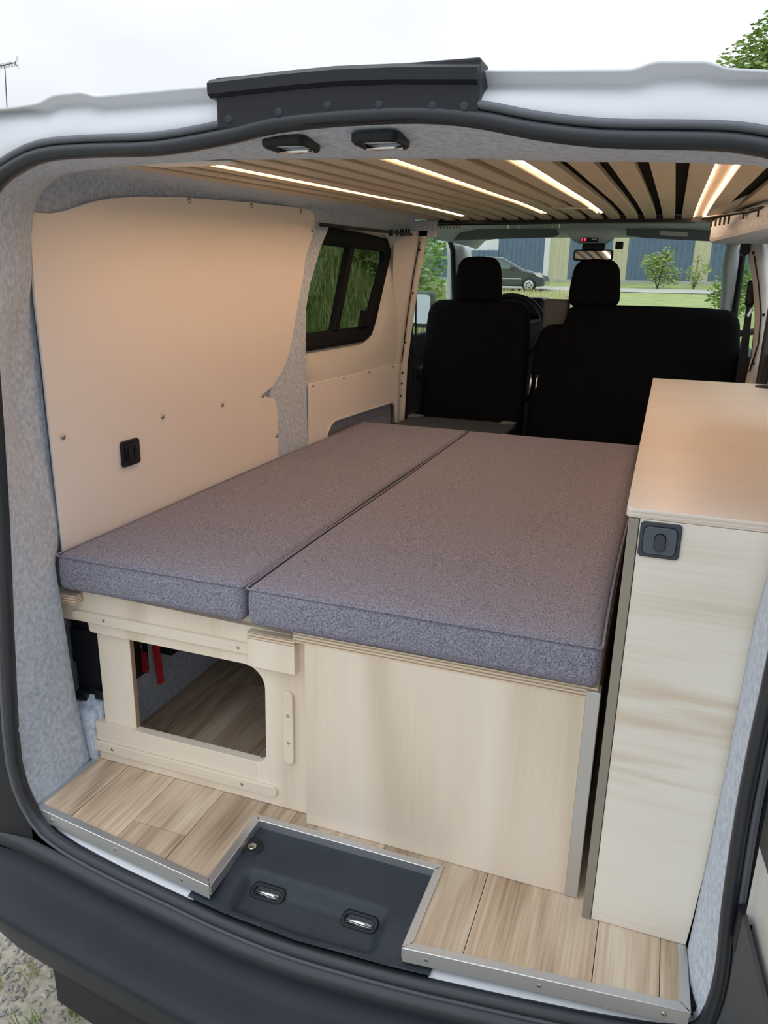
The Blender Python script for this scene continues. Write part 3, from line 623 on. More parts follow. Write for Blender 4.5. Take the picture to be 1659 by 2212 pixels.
# dashboard, steering wheel
dash = loft('dashboard', [[(x,y,z+.0) for x in (-1.2,-.95,-.7,-.45,-.2,.05,.33)] for y,z in ((4.42,.10),(4.40,.60),(4.38,.86),(4.42,.905),(4.55,.93),(4.9,.935),(5.28,.925),(5.34,.80),(5.34,-.3))], M['dark_trim'], van)
soft_box('instrument_hood', -.98,-.64,4.36,4.62,.88,1.0,.04, M['black'], dash, (4,4,3))
box('firewall', -1.22,.34, 5.35,5.40,-.4,.92, M['black'], van)
box('cab_floor', -1.22,.36, 3.2,5.4,-.30,-.27, M['black'], van)
sw_c = Vector((-.80,4.14,.845)); sn = Vector((0,-.90,.44)).normalized(); su = Vector((1,0,0)); sv = sn.cross(su)
if sv.z < 0: sv = -sv
sw = tube('steering_wheel', [sw_c+su*.188*math.cos(a)+sv*.182*math.sin(a) for a in [2*math.pi*i/28 for i in range(28)]], .016, M['black'], van, tuple(sn), 8, True)
soft_box('wheel_hub', -.87,-.73,4.13,4.20,.79,.90,.03, M['black'], sw, (3,2,3))
for a in (15,165,270):
    aa = math.radians(a); tube('spoke', [sw_c+su*.05*math.cos(aa)+sv*.05*math.sin(aa), sw_c+su*.18*math.cos(aa)+sv*.175*math.sin(aa)], .013, M['grey_trim'] if a != 270 else M['black'], sw, (0,1,.2))
tube('steering_column', [(-.80,4.18,.84),(-.80,4.42,.72)], .05, M['black'], sw)
# sun visors, overhead console, mirrors
def visor(pts): return prism('sun_visor', pts, 1, 4.285,4.305, M['grey_trim'], van, bev=.006)
visor([(-1.19,1.300),(-1.20,1.345),(-1.17,1.352),(-.78,1.357),(-.70,1.372),(-.63,1.368),(-.60,1.345),(-.585,1.325),(-.61,1.312),(-.64,1.309),(-1.10,1.296),(-1.16,1.292)])
v2 = visor([(-.245,1.318),(-.25,1.352),(-.235,1.370),(-.13,1.370),(-.06,1.352),(.18,1.340),(.225,1.325),(.23,1.296),(.18,1.289),(-.15,1.306)])
prism('visor_label', [(-.085,1.320),(.045,1.311),(.046,1.331),(-.084,1.339)], 1, 4.282,4.2845, M['primer'], v2)
con = soft_box('overhead_console', -.555,-.30,4.30,4.50,1.285,1.36,.035, M['light_trim'], van, (5,4,3), lambda p: (-.4275+(p.x+.4275)*(1-.30*max(0,(1.335-p.z)/.05)), p.y, p.z))
box('display', -.475,-.385,4.288,4.303,1.287,1.307, M['black'], con, .003)
def digits(word, x, z, h, par):
    seg = {'2':'abged','1':'bc','6':'afgedc','0':'abcdef'}
    for ch in word:
        w = h*.5
        S = {'a':(0,h,w,h),'g':(0,h/2,w,h/2),'d':(0,0,w,0),'f':(0,h/2,0,h),'e':(0,0,0,h/2),'b':(w,h/2,w,h),'c':(w,0,w,h/2)}
        for s in seg[ch]:
            a,b,c_,d_ = S[s]; t = h*.08
            box('digit_segment', x+a-t,x+c_+t,4.2865,4.288,z+b-t,z+d_+t, M['red_lcd'], par)
        x += h*.85
digits('216', -.468,1.2925,.010, con)
box('display_icon', -.418,-.392,4.2865,4.288,1.295,1.303, M['white_label'], con)
soft_box('sensor_block', -.30,-.262,4.34,4.40,1.255,1.292,.006, M['black'], con, (2,2,2))
soft_box('mirror_stalk', -.475,-.355,4.38,4.46,1.24,1.295,.02, M['black'], con, (2,2,2))
rm = soft_box('rear_view_mirror', -.515,-.308,4.37,4.40,1.196,1.252,.014, M['black'], van, (6,2,3))
prism('mirror_glass', rrect(-.505,-.318,1.203,1.246,.012), 1, 4.366,4.3695, M['mirror'], rm)
em = soft_box('wing_mirror', -1.50,-1.355,4.60,4.70,.80,1.02,.035, M['dark_trim'], van, (4,3,4))
prism('mirror_glass', rrect(-1.485,-1.37,.825,1.0,.03), 1, 4.596,4.5995, M['mirror'], em)
tube('mirror_arm', [(-1.37,4.63,.86),(-1.22,4.62,.83)], .018, M['black'], em)
em2 = soft_box('wing_mirror', .485,.63,4.60,4.70,.80,1.02,.035, M['dark_trim'], van, (4,3,4))
tube('mirror_arm', [(.50,4.63,.86),(.35,4.62,.83)], .018, M['black'], em2)
# seat belts at both pillars
sb = thing('seat_belt', 'black seat belt hanging at the driver door pillar', 'seat belt', (-1.13,3.5,.42))
soft_box('belt_guide', -1.150,-1.118,3.46,3.50,.985,1.125,.014, M['black'], sb, (2,2,4))
prism('webbing', [(-1.142,.42),(-1.132,1.05),(-1.122,1.05),(-1.108,.42)], 1, 3.478,3.481, M['black'], sb)
prism('webbing', [(-1.112,.50),(-1.117,1.03),(-1.112,1.03),(-1.098,.50)], 1, 3.50,3.503, M['black'], sb)
box('reel_cover', -1.155,-1.085,3.455,3.53,.30,.47, M['black'], sb, .01)
sb2 = thing('seat_belt', 'black seat belt with metal tongue at the passenger pillar', 'seat belt', (.31,3.5,.6))
soft_box('belt_guide', .285,.318,3.44,3.48,1.00,1.10,.012, M['black'], sb2, (2,2,4))
prism('webbing', [(.295,.60),(.292,1.05),(.312,1.05),(.340,.60)], 1, 3.46,3.463, M['black'], sb2)
prism('buckle_tongue', [(.298,.965),(.313,1.0),(.320,.985),(.306,.955)], 1, 3.452,3.457, M['chrome'], sb2, bev=.001)

# ================================================================== CAB SEATS
def seat(label, xc, w, hx, hw, ztop, low=None):
    t = thing('cab_seat', label, 'seat', (xc,3.9,-.27))
    def shape(p):
        k = max(0,(p.z-.75)/.25); s = 1-.07*k*k
        drop = 0
        if low is not None:
            q = max(0,min(1,(low-p.x)/.03)); drop = .085*q*q*(3-2*q)*max(0,(p.z-.12)/.86)
        return (xc+(p.x-xc)*s, p.y+.10*max(0,(p.z-.45)), p.z-drop-.012*((p.x-xc)/(w/2))**4)
    soft_box('backrest', xc-w/2,xc+w/2,3.60,3.74,.12,ztop,.055, M['seat'], t, (34,3,10), shape)
    soft_box('cushion', xc-w/2+.01,xc+w/2-.01,3.72,4.22,.10,.26,.05, M['seat'], t, (8,8,3))
    box('seat_base', xc-w/2+.05,xc+w/2-.05,3.68,4.15,-.27,.11, M['dark_trim'], t, .02)
    def hs(p):
        k = (p.z-(ztop+.01))/.19; return (hx+(p.x-hx)*(1-.20*max(0,k)**2.2), p.y, p.z-.010*((p.x-hx)/(hw/2))**2*max(0,k))
    hr = soft_box('headrest', hx-hw/2,hx+hw/2,3.655,3.76,ztop-.012,ztop+.198,.04, M['seat'], t, (8,3,6), hs)
    return t
seat('black fabric driver seat with headrest behind the steering wheel', -.862,.515,-.868,.226,.992)
bench = seat('wide black fabric passenger bench with one headrest', -.132,.895,-.326,.226,.985,-.44)
soft_box('folded_table_back', -.553,-.436,3.70,3.78,.80,1.004,.016, M['box_grey'], bench, (3,2,3))
for x in (-.585,-.555): tube('recline_lever', [(x,3.64,.53),(x+.01,3.63,.60),(x+.012,3.635,.66)], .006, M['chrome'], bench)
sp = thing('seat_box_cover', 'dark grey flat cover between mattresses and driver seat', 'cover', (-.86,3.2,.30))
box('lid', -1.10,-.60,2.96,3.45,.435,.455, M['dark_trim'], sp, .006)
box('box_side', -1.08,-.62,3.0,3.42,-.0,.435, M['dark_trim'], sp, .004)
for x in (-1.07,-.63): prism('corner_flap', [(x-.03,3.38),(x+.03,3.40),(x+.035,3.44),(x-.03,3.44)], 2, .456,.463, M['grey_trim'], sp)

# ================================================================== BED
bed = thing('bed_frame', 'birch plywood bed frame with a rounded storage opening', 'bed frame', (-.57,1.9,0))
fp = box('front_panel', -.572,-.053,1.170,1.188,.001,.404, M['birch_v'], bed)
box('edge_profile', -.054,-.031,1.1675,1.195,.001,.419, M['alu'], bed, .0012)
box('panel_edge_line', -.0555,-.0545,1.1692,1.1702,.001,.404, M['ply_y'], fp)
box('platform', -.597,-.036,1.172,2.88,.404,.424, M['ply_z'], bed)
box('side_panel', -.056,-.036,1.19,2.88,.001,.404, M['birch_v'], bed)
# pull-out frame with the rounded opening
def arc(cx,cz,r,a0,a1,n=6): return [(cx+r*math.cos(math.radians(a0+(a1-a0)*i/n)), cz+r*math.sin(math.radians(a0+(a1-a0)*i/n))) for i in range(n+1)]
Cpts = [(-1.182,.392),(-1.182,.340),(-1.112,.344)]+arc(-1.112,.336,.008,90,0,3)+[(-1.104,.327),(-1.100,.321)]
Cpts += [(-.722,.321)]+arc(-.722,.273,.048,90,0)+arc(-.702,.122,.026,0,-90)+[(-1.108,.096),(-1.108,.001),(-.556,.001),(-.556,.4035),(-1.111,.416),(-1.111,.391)]
po = prism('pull_out_frame', Cpts, 1, 1.196,1.214, M['birch_v'], bed, bev=.0008)
box('post', -1.092,-1.008,1.206,1.219,.001,.335, M['birch_v'], bed, .0006)
box('post_edge', -1.0085,-1.0065,1.2065,1.2185,.09,.325, M['ply_y'], bed)
box('lower_board', -1.112,-.70,1.1955,1.216,.0505,.097, M['birch_h'], bed, .001)
def batten(pts, vertical=False):
    return prism('batten', pts, 1, 1.1885,1.1955, M['birch_h'], bed, bev=.001)
b1 = batten([(-.704,.347),(-.704,.3695),(-1.128,.3695)]+arc(-1.128,.3585,.011,90,270,6)+[(-1.128,.3475)])
b2 = batten([(-1.114,.026),(-1.114,.0495),(-.662,.0495)]+arc(-.662,.0378,.0118,90,-90,6)+[(-.662,.026)])
b3 = batten(arc(-.620,.270,.0105,0,180,6)+arc(-.620,.126,.0105,180,360,6))
for par,x,z in ((b1,-1.055,.3585),(b1,-.728,.3585),(b2,-1.066,.038),(b2,-.732,.038),(b3,-.620,.229),(b3,-.620,.166)):
    disc('screw', (x,1.1885,z), (0,-1,0), .0038, .0008, M['steel'], par, n=10)
prism('stop_block', [(-.702,.329),(-.702,.389),(-.598,.389),(-.598,.329)], 1, 1.178,1.196, M['birch_v'], bed, bev=.001)
box('stop_block_edge', -.700,-.598,1.1785,1.1955,.3892,.4035, M['ply_z'], bed)
for y in [1.21+.125*i for i in range(14)]: box('bed_slat', -1.145,-.60,y,y+.07,.404,.424, M['birch_h'], bed, .001)
box('bed_slat_end', -1.182,-1.112,1.172,1.30,.392,.4115, M['ply_z'], bed, .0008)
box('cross_rail', -1.14,-.60,2.78,2.80,.30,.404, M['birch_h'], bed)
box('leg', -1.14,-1.08,2.78,2.82,.001,.30, M['birch_v'], bed)
box('leg', -.62,-.56,2.78,2.82,.001,.404, M['birch_v'], bed)
box('leg', -.60,-.575,1.20,1.22,.001,.404, M['birch_v'], bed)
box('rear_panel', -.60,-.06,2.84,2.86,.001,.40, M['birch_v'], bed)

def mattress(label, x0,x1,y0,y1,seed):
    rnd = random.Random(seed); ph = [rnd.uniform(0,6) for _ in range(6)]
    t = thing('mattress', label, 'mattress', ((x0+x1)/2,(y0+y1)/2,.4265))
    cx,cy = (x0+x1)/2,(y0+y1)/2
    def fn(p):
        u = (p.x-cx)/((x1-x0)/2); v = (p.y-cy)/((y1-y0)/2); k = max(0,min(1,(p.z-.4265)/.08))
        dz = .006*k*(1-abs(u)**3)*(1-abs(v)**6)
        dx = .003*math.sin(p.y*5+ph[0])*abs(u)**4*k
        dy = .002*math.sin(p.x*9+ph[1])*abs(v)**6
        belly = .003*(1-((p.z-.468)/.042)**2)
        return (p.x+dx+(belly if u > 0 else -belly)*abs(u)**8, p.y+dy+(belly if v > 0 else -belly)*abs(v)**14, p.z+dz)
    soft_box('cover', x0+.004,x1-.004,y0+.003,y1-.003,.4265,.509,.016, M['fabric'], t, (14,30,4), fn)
    r = .010
    for z in (.5040,):
        path = []
        for cx_,cy_,a0 in ((x1-r,y1-r,0),(x0+r,y1-r,90),(x0+r,y0+r,180),(x1-r,y0+r,270)):
            for i in range(5):
                a = math.radians(a0+22.5*i); path.append((cx_+(r-.0015)*math.cos(a), cy_+(r-.0015)*math.sin(a), z+.0005))
        P = []
        for i in range(len(path)):
            a,b = Vector(path[i]),Vector(path[(i+1)%len(path)]); n = max(1,int((b-a).length/.06))
            P += [a.lerp(b,k/n) for k in range(n)]
        P = [Vector((p.x+.003*math.sin(p.y*5+ph[0])*abs((p.x-cx)/((x1-x0)/2))**4, p.y, p.z)) for p in P]
        tube('piping', P, .0024, M['fabric'], t, (0,0,1), 6, True)
    return t
mattress('grey woven mattress lying against the pale wall board', -1.143,-.6955,1.158,2.905,3)
mattress('wider grey woven mattress lying beside the cabinet', -.6885,-.034,1.155,2.895,5)

# ================================================================== CABINET AND WORKTOP
cab = thing('cabinet', 'tall pale plywood cabinet with a black push-button lock', 'cabinet', (.15,2.0,0))
prism('front_panel', [(-.003,.001),(.1525,.001),(.156,.05),(.1615,.15),(.1655,.3),(.1685,.42),(.172,.55),(.180,.65),(.19,.735),(-.003,.735)], 1, 1.130,1.146, M['poplar'], cab, bev=.0006)
box('edge_profile', -.019,-.004,1.1285,1.15,.001,.735, M['alu_dark'], cab, .0008)
box('side_panel', -.018,-.004,1.15,2.90,.001,.735, M['poplar'], cab)
box('side_panel', .34,.354,1.15,2.90,.001,.735, M['poplar'], cab)
box('back_panel', -.004,.34,2.885,2.90,.001,.735, M['poplar'], cab)
lk = prism('push_lock', rrect(-.0015,.0565,.679,.7335,.006), 1, 1.1265,1.130, M['switch'], cab, bev=.0012)
prism('lock_groove', rrect(.0037,.0513,.6842,.7278,.0088), 1, 1.1258,1.1275, M['matte_black'], lk)
prism('lock_cover', rrect(.0045,.0505,.685,.727,.008), 1, 1.1235,1.127, M['switch_hi'], lk, bev=.001)
prism('button_groove', rrect(.0197,.0363,.6902,.7183,.0082), 1, 1.1228,1.1240, M['matte_black'], lk)
kb = prism('lock_button', rrect(.0205,.0355,.691,.7175,.0074), 1, 1.1195,1.1235, M['switch'], lk, bev=.0012)
wt = thing('worktop', 'pale plywood worktop with rounded front corner on the cabinet', 'worktop', (.15,2.0,.735))
top_out = [(.360,1.131),(.360,2.935),(-.0235,2.935),(-.0235,1.142)]+arc(-.0125,1.142,.011,180,270,5)
prism('board', top_out, 2, .7355,.750, M['counter'], wt, bev=.0018)
edge = [(-.0238,2.935),(-.0238,1.142)]+[(x-.0003 if i < 3 else x,y-.0003) for i,(x,y) in enumerate(arc(-.0125,1.142,.011,180,270,5))]+[(.360,1.1307)]
for z0,z1 in ((.7385,.7402),(.7440,.7457)):
    loft('ply_layer', [[(x,y-.0002,z0) for x,y in edge],[(x,y-.0002,z1) for x,y in edge]], M['ply_z'], wt)
gr = loft('ring_pull', [[(.335+math.cos(a)*r*1.1, 2.84+math.sin(a)*r, .750+h) for a in [2*math.pi*i/24 for i in range(24)]] for r,h in ((.028,0),(.027,.004),(.023,.005),(.020,.001),(.004,.0006))], M['black'], wt, closed=True)

# ================================================================== WALL BOARDS
wp = thing('wall_board', 'large pale board with wavy outline and a black double socket', 'wall panel', (-1.153,1.8,.45))
big = [(1.196,.43),(1.196,.9),(1.194,1.02),(1.203,1.175),(1.258,1.177),(1.30,1.186),(1.338,1.198),(1.385,1.211),(1.439,1.223),(1.535,1.236),(1.717,1.253),(2.036,1.272),(2.363,1.287),(2.43,1.286),(2.46,1.279),(2.471,1.262),(2.468,1.237),(2.438,1.191),(2.405,1.150),(2.392,1.125),(2.375,1.072),(2.32,.955),(2.283,.865),(2.25,.815),(2.214,.78),(2.148,.740),(2.072,.720),(2.10,.712),(2.147,.703),(2.165,.69),(2.173,.665),(2.175,.639),(2.177,.43)]
prism('board', big, 0, -1.156,-1.150, M['panel'], wp, bev=.0012)
for y,z in ((1.228,.742),(1.568,.732),(1.845,.724),(2.078,.719),(2.166,.579),(1.733,1.247),(2.043,1.264),(2.36,1.277),(2.445,1.225)):
    disc('screw', (-1.150,y,z), (1,0,0), .0068, .003, M['steel'], wp, dome=.0012)
so = thing('wall_socket', 'black double charging socket on the large pale wall board', 'socket', (-1.15,1.432,.64))
prism('frame', rrect(1.400,1.465,.638,.699,.008), 0, -1.150,-1.143, M['black'], so, bev=.002)
prism('face', rrect(1.410,1.455,.648,.690,.006), 0, -1.143,-1.139, M['black'], so, bev=.0015)
for y in (1.422,1.443): prism('port_cap', rrect(y-.008,y+.008,.656,.683,.006), 0, -1.139,-1.134, M['battery'], so, bev=.0015)
lp = thing('wall_board', 'narrow pale board below the side window with a recessed notch', 'wall panel', (-1.153,2.9,.45))
prism('board', [(2.412,.43),(2.412,.717),(3.375,.703),(3.38,.43),(3.335,.43),(3.33,.505),(3.32,.525),(3.29,.535),(2.64,.553),(2.60,.546),(2.56,.515),(2.545,.43)], 0, -1.156,-1.150, M['panel'], lp, bev=.0012)
tube('notch_edging', [(-1.149,2.545,.43),(-1.149,2.56,.515),(-1.149,2.60,.546),(-1.149,2.64,.553),(-1.149,3.29,.535),(-1.149,3.32,.525),(-1.149,3.333,.43)], .004, M['primer'], lp, (1,0,0))
prism('recess_board', [(2.5,.40),(2.5,.58),(3.37,.56),(3.37,.40)], 0, -1.175,-1.166, M['fabric'], lp)
for y,z in ((2.444,.707),(2.721,.705),(2.994,.702),(3.30,.698)): disc('screw', (-1.150,y,z), (1,0,0), .005, .002, M['steel'], lp)

# ================================================================== LED STRIPS, CURTAIN RAILS
def led(x0,x1,label,m='led',y0=1.215,y1=3.44):
    ys_ = [y for y in YS if y0 < y < y1]; ys_ = [y0]+ys_+[y1]
    o = slat(x0,x1,'led_strip',m,.004,.004,None,ys_); return tag(o,label,'light strip')
led(-.8545,-.8415,'warm LED strip in the ceiling nearest the pale wall board','led_wall',1.215,3.30)
led(-.5035,-.4905,'warm LED strip in the middle of the slatted ceiling, above the mattress joint','led_soft',1.215,3.20)
led(-.2935,-.2815,'bright warm LED strip between ceiling slats above the wider mattress','led_soft',1.215,3.22)
led(.0505,.0540,'thin warm LED line on the mattress side of the brown ceiling strip','led',1.215,3.44)
led(.0885,.0910,'thin warm LED line on the cabinet side of the brown ceiling strip','led',1.215,3.44)
def rail(label, path, hooks, r=.005, hl=.022, hm='black'):
    t = thing('curtain_rail', label, 'curtain rail', path[0])
    tube('rod', path, r, M['black'], t)
    for h in hooks:
        box('hook', h[0]-.003,h[0]+.003,h[1]-.006,h[1]+.006,h[2]-hl,h[2]+.004, M[hm], t)
    return t
rail('thin black curtain rail above the side window', [(-1.125,2.46,1.243),(-1.12,2.7,1.25),(-1.115,3.0,1.258),(-1.105,3.38,1.268)], [(-1.108,y,1.258+.03*(y-3.0)/.4) for y in (3.10,3.13,3.19,3.24,3.27,3.31,3.35)], .006)
rail('thin dark curtain rail along the beam over the worktop', [(.075,3.10,1.303),(.13,2.95,1.301),(.20,2.80,1.30),(.262,2.55,1.297)], [(.105+.012*i,3.02-.03*i,1.292) for i in range(5)]+[(.19,2.82,1.30),(.222,2.70,1.298),(.236,2.66,1.297)], .006)
rail('black curtain rail across the front end of the slats', [(-1.02,3.45,1.312),(-.9,3.49,1.316),(-.4,3.50,1.322),(.06,3.50,1.320)], [(-1.01+.014*i,3.462+.002*i,1.308) for i in range(8)]+[(-.70,3.497,1.312),(-.655,3.497,1.312),(-.51,3.50,1.312),(-.48,3.50,1.312)], .004, .010, 'steel')

# ================================================================== BATTERY, STRAPS
bt = thing('battery', 'black battery on carpet beside the plywood post', 'battery', (-1.14,1.24,.125))
soft_box('case', -1.190,-1.098,1.226,1.40,.215,.305,.006, M['battery'], bt, (2,2,2))
soft_box('lower_case', -1.185,-1.104,1.230,1.39,.128,.225,.006, M['battery'], bt, (2,2,2))
soft_box('lid', -1.192,-1.118,1.232,1.38,.300,.333,.006, M['battery'], bt, (2,2,2))
box('label', -1.185,-1.128,1.236,1.30,.3332,.3345, M['white_label'], bt)
box('foot_clamp', -1.18,-1.15,1.214,1.232,.128,.150, M['battery'], bt, .003)
box('foot_clamp', -1.125,-1.10,1.214,1.232,.140,.165, M['battery'], bt, .003)
cs = thing('carpet_ledge', 'grey carpeted ledge under the black battery', 'ledge', (-1.14,1.25,0))
soft_box('ledge', -1.20,-1.113,1.188,1.42,-.012,.122,.014, M['carpet'], cs, (4,4,4))
st = thing('red_strap', 'long red webbing strap hanging inside the bed opening', 'strap', (-1.05,1.36,.118))
loft('webbing', [[(-1.074,1.36,.30),(-1.052,1.36,.30)],[(-1.072,1.36,.22),(-1.049,1.36,.219)],[(-1.066,1.36,.165),(-1.045,1.362,.168)],[(-1.060,1.355,.135),(-1.040,1.357,.142)],[(-1.056,1.352,.118),(-1.037,1.354,.128)]], M['red'], st)
st2 = thing('red_tag', 'short red tag on a wire inside the bed opening', 'tag', (-1.10,1.362,.137))
box('tag', -1.110,-1.089,1.36,1.364,.137,.194, M['red'], st2, .002)
tube('wire', [(-1.099,1.362,.19),(-1.104,1.36,.215),(-1.095,1.36,.25)], .0015, M['chrome'], st2)
tag(box('fuse_box', -1.104,-1.06,1.42,1.60,.16,.34, M['black'], None, .005), 'black box behind the red tag inside the bed opening', 'fuse box')

# ================================================================== OUTSIDE
def gz(x,y):
    return interp([(6,-.62),(36,.86),(40,1.22),(42,1.32)], y)
gy_ = [-8,-4,-1,0,1,2,4,6,8,10,13,16,20,25,30,36,42,60]
ground = struct(loft('ground', [[(x,y,gz(x,y)) for x in (-60,-20,-8,-4,-2,0,2,4,8,20,60)] for y in gy_ if y <= 6], M['gravel'], smooth=False), 'gravel yard')
lawn = struct(loft('ground_lawn', [[(x,y,gz(x,y)) for x in (-60,-20,-8,-4,-2,0,2,4,8,20,60)] for y in gy_ if y >= 6], M['lawn'], smooth=False), 'mown grass rising towards the building')
lawn.name = 'lawn'
struct(loft('track', [[(x,y,gz(x,y)+.02) for x in (-30,-10,0,10,30)] for y in (36.2,38.0)], M['asphalt'], smooth=False), 'pale track across the grass')
# pebbles
rnd = random.Random(2); v=[]; f=[]
for _ in range(2600):
    x = rnd.uniform(-1.75,-.75); y = rnd.uniform(.75,1.5); s = rnd.uniform(.003,.011)
    c = Vector((x,y,-.62+s*.3)); b = len(v); a = rnd.uniform(0,6)
    for k,(dx,dy,dz) in enumerate(((1,0,0),(0,1,0),(-1,0,0),(0,-1,0),(0,0,.7),(0,0,-.7))):
        q = Vector((dx*math.cos(a)-dy*math.sin(a), dx*math.sin(a)+dy*math.cos(a), dz))*s*rnd.uniform(.7,1.3); v.append(tuple(c+q))
    for i in range(4): f += [(b+i,b+(i+1)%4,b+4),(b+(i+1)%4,b+i,b+5)]
peb = pyd('gravel_stones', v, f, M['stone'], recalc=False); peb['kind'] = 'stuff'; tag(peb,'loose grey gravel stones on the ground under the bumper','gravel')
def blades(name, spots, m, h, w, seed, lean=.35):
    rnd = random.Random(seed); v=[]; f=[]
    for x,y,z in spots:
        a = rnd.uniform(0,6.283); hh = h*rnd.uniform(.5,1.3); l = lean*hh*rnd.uniform(.2,1); dx,dy = math.cos(a),math.sin(a)
        b = len(v); px,py = -dy*w,dx*w
        v += [(x-px,y-py,z),(x+px,y+py,z),(x+px*.7+dx*l*.4,y+py*.7+dy*l*.4,z+hh*.6),(x-px*.7+dx*l*.4,y-py*.7+dy*l*.4,z+hh*.6),(x+dx*l,y+dy*l,z+hh)]
        f += [(b,b+1,b+2,b+3),(b+3,b+2,b+4)]
    return pyd(name, v, f, m, recalc=False)
for i,(x,y) in enumerate(((-1.36,1.04),(-1.31,1.10),(-1.13,1.05),(-1.20,.99))):
    tag(blades('grass_tuft', [(x+random.gauss(0,.012),y+random.gauss(0,.012),-.62) for _ in range(26)], M['grass_dry'] if i < 2 else M['grass'], .045,.0016, 40+i, .8), 'small tuft of dry yellow grass in the gravel by the bumper' if i < 2 else 'small tuft of green grass in the gravel by the bumper', 'grass tuft', 'grass tufts in the gravel')
# grass bank on the driver side
rnd = random.Random(11)
def foot(y): return -2.8-max(0,y-10.5)*.252
def bank_z(x,y): 
    d = max(0,foot(y)-x); return gz(x,y)+min(d*.75, 2.2)
bank = struct(loft('grass_bank', [[(foot(y)-d,y,bank_z(foot(y)-d,y)) for d in (0,.8,1.6,2.6,3.8,5.4,9)] for y in (2,5,7,9,12,15,19,24,30)], M['lawn'], smooth=True), 'overgrown grass bank beside the van')
sp_ = []
for _ in range(26000):
    y = 4+rnd.random()**1.2*20; d = rnd.uniform(0,5.2); x = foot(y)-d; sp_.append((x,y,bank_z(x,y)-.03))
g1 = blades('bank_grass', sp_, M['grass'], .42, .010, 12, .6); g1['kind'] = 'stuff'; tag(g1,'tall green grass covering the bank beside the van','grass')
sp_ = []
for _ in range(2600):
    y = rnd.uniform(8,22); d = rnd.uniform(0,3.0); x = foot(y)-d; sp_.append((x,y,bank_z(x,y)))
g2 = blades('dry_grass', sp_, M['grass_dry'], .6, .008, 13, .5); g2['kind'] = 'stuff'; tag(g2,'dry yellow grass stalks at the foot of the bank','grass')
sp_ = []
for _ in range(2600):
    y = rnd.uniform(26,34.5); x = rnd.uniform(-9,-3.0); sp_.append((x,y,gz(x,y)))
g3 = blades('verge_grass', sp_, M['grass_dry'], .22, .010, 14, .5); g3['kind'] = 'stuff'; tag(g3,'pale seeding grass in front of the parked car','grass')
def foliage(name, blobs, n, s, m, parent, seed):
    rnd = random.Random(seed); v=[]; f=[]
    tot = sum(b[3]**2 for b in blobs)
    for bx_,by_,bz_,br_ in blobs:
        for _ in range(int(n*br_**2/tot)):
            d = Vector((rnd.gauss(0,1),rnd.gauss(0,1),rnd.gauss(0,1))).normalized()*br_*(rnd.random()**.45)
            c = Vector((bx_,by_,bz_))+d; k = s*rnd.uniform(.6,1.4)
            q = Matrix.Rotation(rnd.uniform(0,6.28),3,'Z') @ Matrix.Rotation(rnd.uniform(0,3.14),3,'X')
            b = len(v)
            for p in ((-.9,0,0),(0,-.45,.1),(1,0,0),(0,.45,.1)): v.append(tuple(c+q@(Vector(p)*k)))
            f.append((b,b+1,b+2,b+3))
    return pyd(name, v, f, m, parent, recalc=False)
def shrub(label, x,y, blobs, n, s, m, seed, trunk=.03, cat='shrub', name='shrub', zb=None):
    z = gz(x,y) if zb is None else zb
    t = thing(name, label, cat, (x,y,z))
    foliage('foliage', [(x+a,y+b,z+c,r) for a,b,c,r in blobs], n, s, m, t, seed)
    for a,b,c,r in blobs[:3]:
        tube('stem', [(x,y,z-.05),(x+a*.4,y+b*.4,z+c*.5),(x+a,y+b,z+c)], trunk, M['bark'], t, (1,0,0), 6)
    return t
shrub('bushy pale green shrub in front of the blue wall', -.60,38.5,[(-.45,0,1.05,.42),(.15,0,1.1,.5),(.3,.1,1.5,.32),(-.1,0,.75,.5),(.6,0,.65,.4),(-.1,0,1.25,.4),(.25,0,.4,.35),(-.3,0,.45,.28),(-.62,0,1.3,.2),(.72,0,.35,.22)],1700,.07,M['leaf_lt'],21)
shrub('thin sparse shrub before the beige wall strip', .95,38.5,[(-.15,0,.7,.35),(.2,0,.65,.32),(.05,0,1.25,.2),(.4,0,1.05,.22),(0,0,.3,.25),(.5,0,.8,.2)],480,.06,M['leaf_lt'],22,.02)
shrub('leafy green shrub at the edge of the windscreen', .98,14.5,[(-.15,0,1.35,.22),(.1,0,1.5,.3),(-.22,0,1.15,.2),(.1,0,1.1,.3),(.3,0,1.3,.35)],1300,.045,M['leaf'],23,.012)
shrub('white flowering bush at the edge of the windscreen', .86,14,[(-.02,0,.92,.10),(.05,0,.84,.12),(-.1,0,.88,.08),(.1,0,.95,.12)],300,.02,M['flower'],24,.008)
for i,(x,y,lab,m) in enumerate(((-4.55,13.2,'bright green bush on the bank by the driver window','leaf'),(-5.7,16.6,'tall leafy bush higher up on the bank','leaf'),(-7.3,21.5,'distant bush where the bank ends','leaf_lt'))):
    shrub(lab, x,y,[(-.6,0,1.0,.8),(.2,.3,1.2,.7),(.0,-.3,.6,.7),(-.2,0,1.8,.6),(.35,0,.5,.5)],3200,.075,M[m],30+i,.03,zb=bank_z(x,y)-.1)
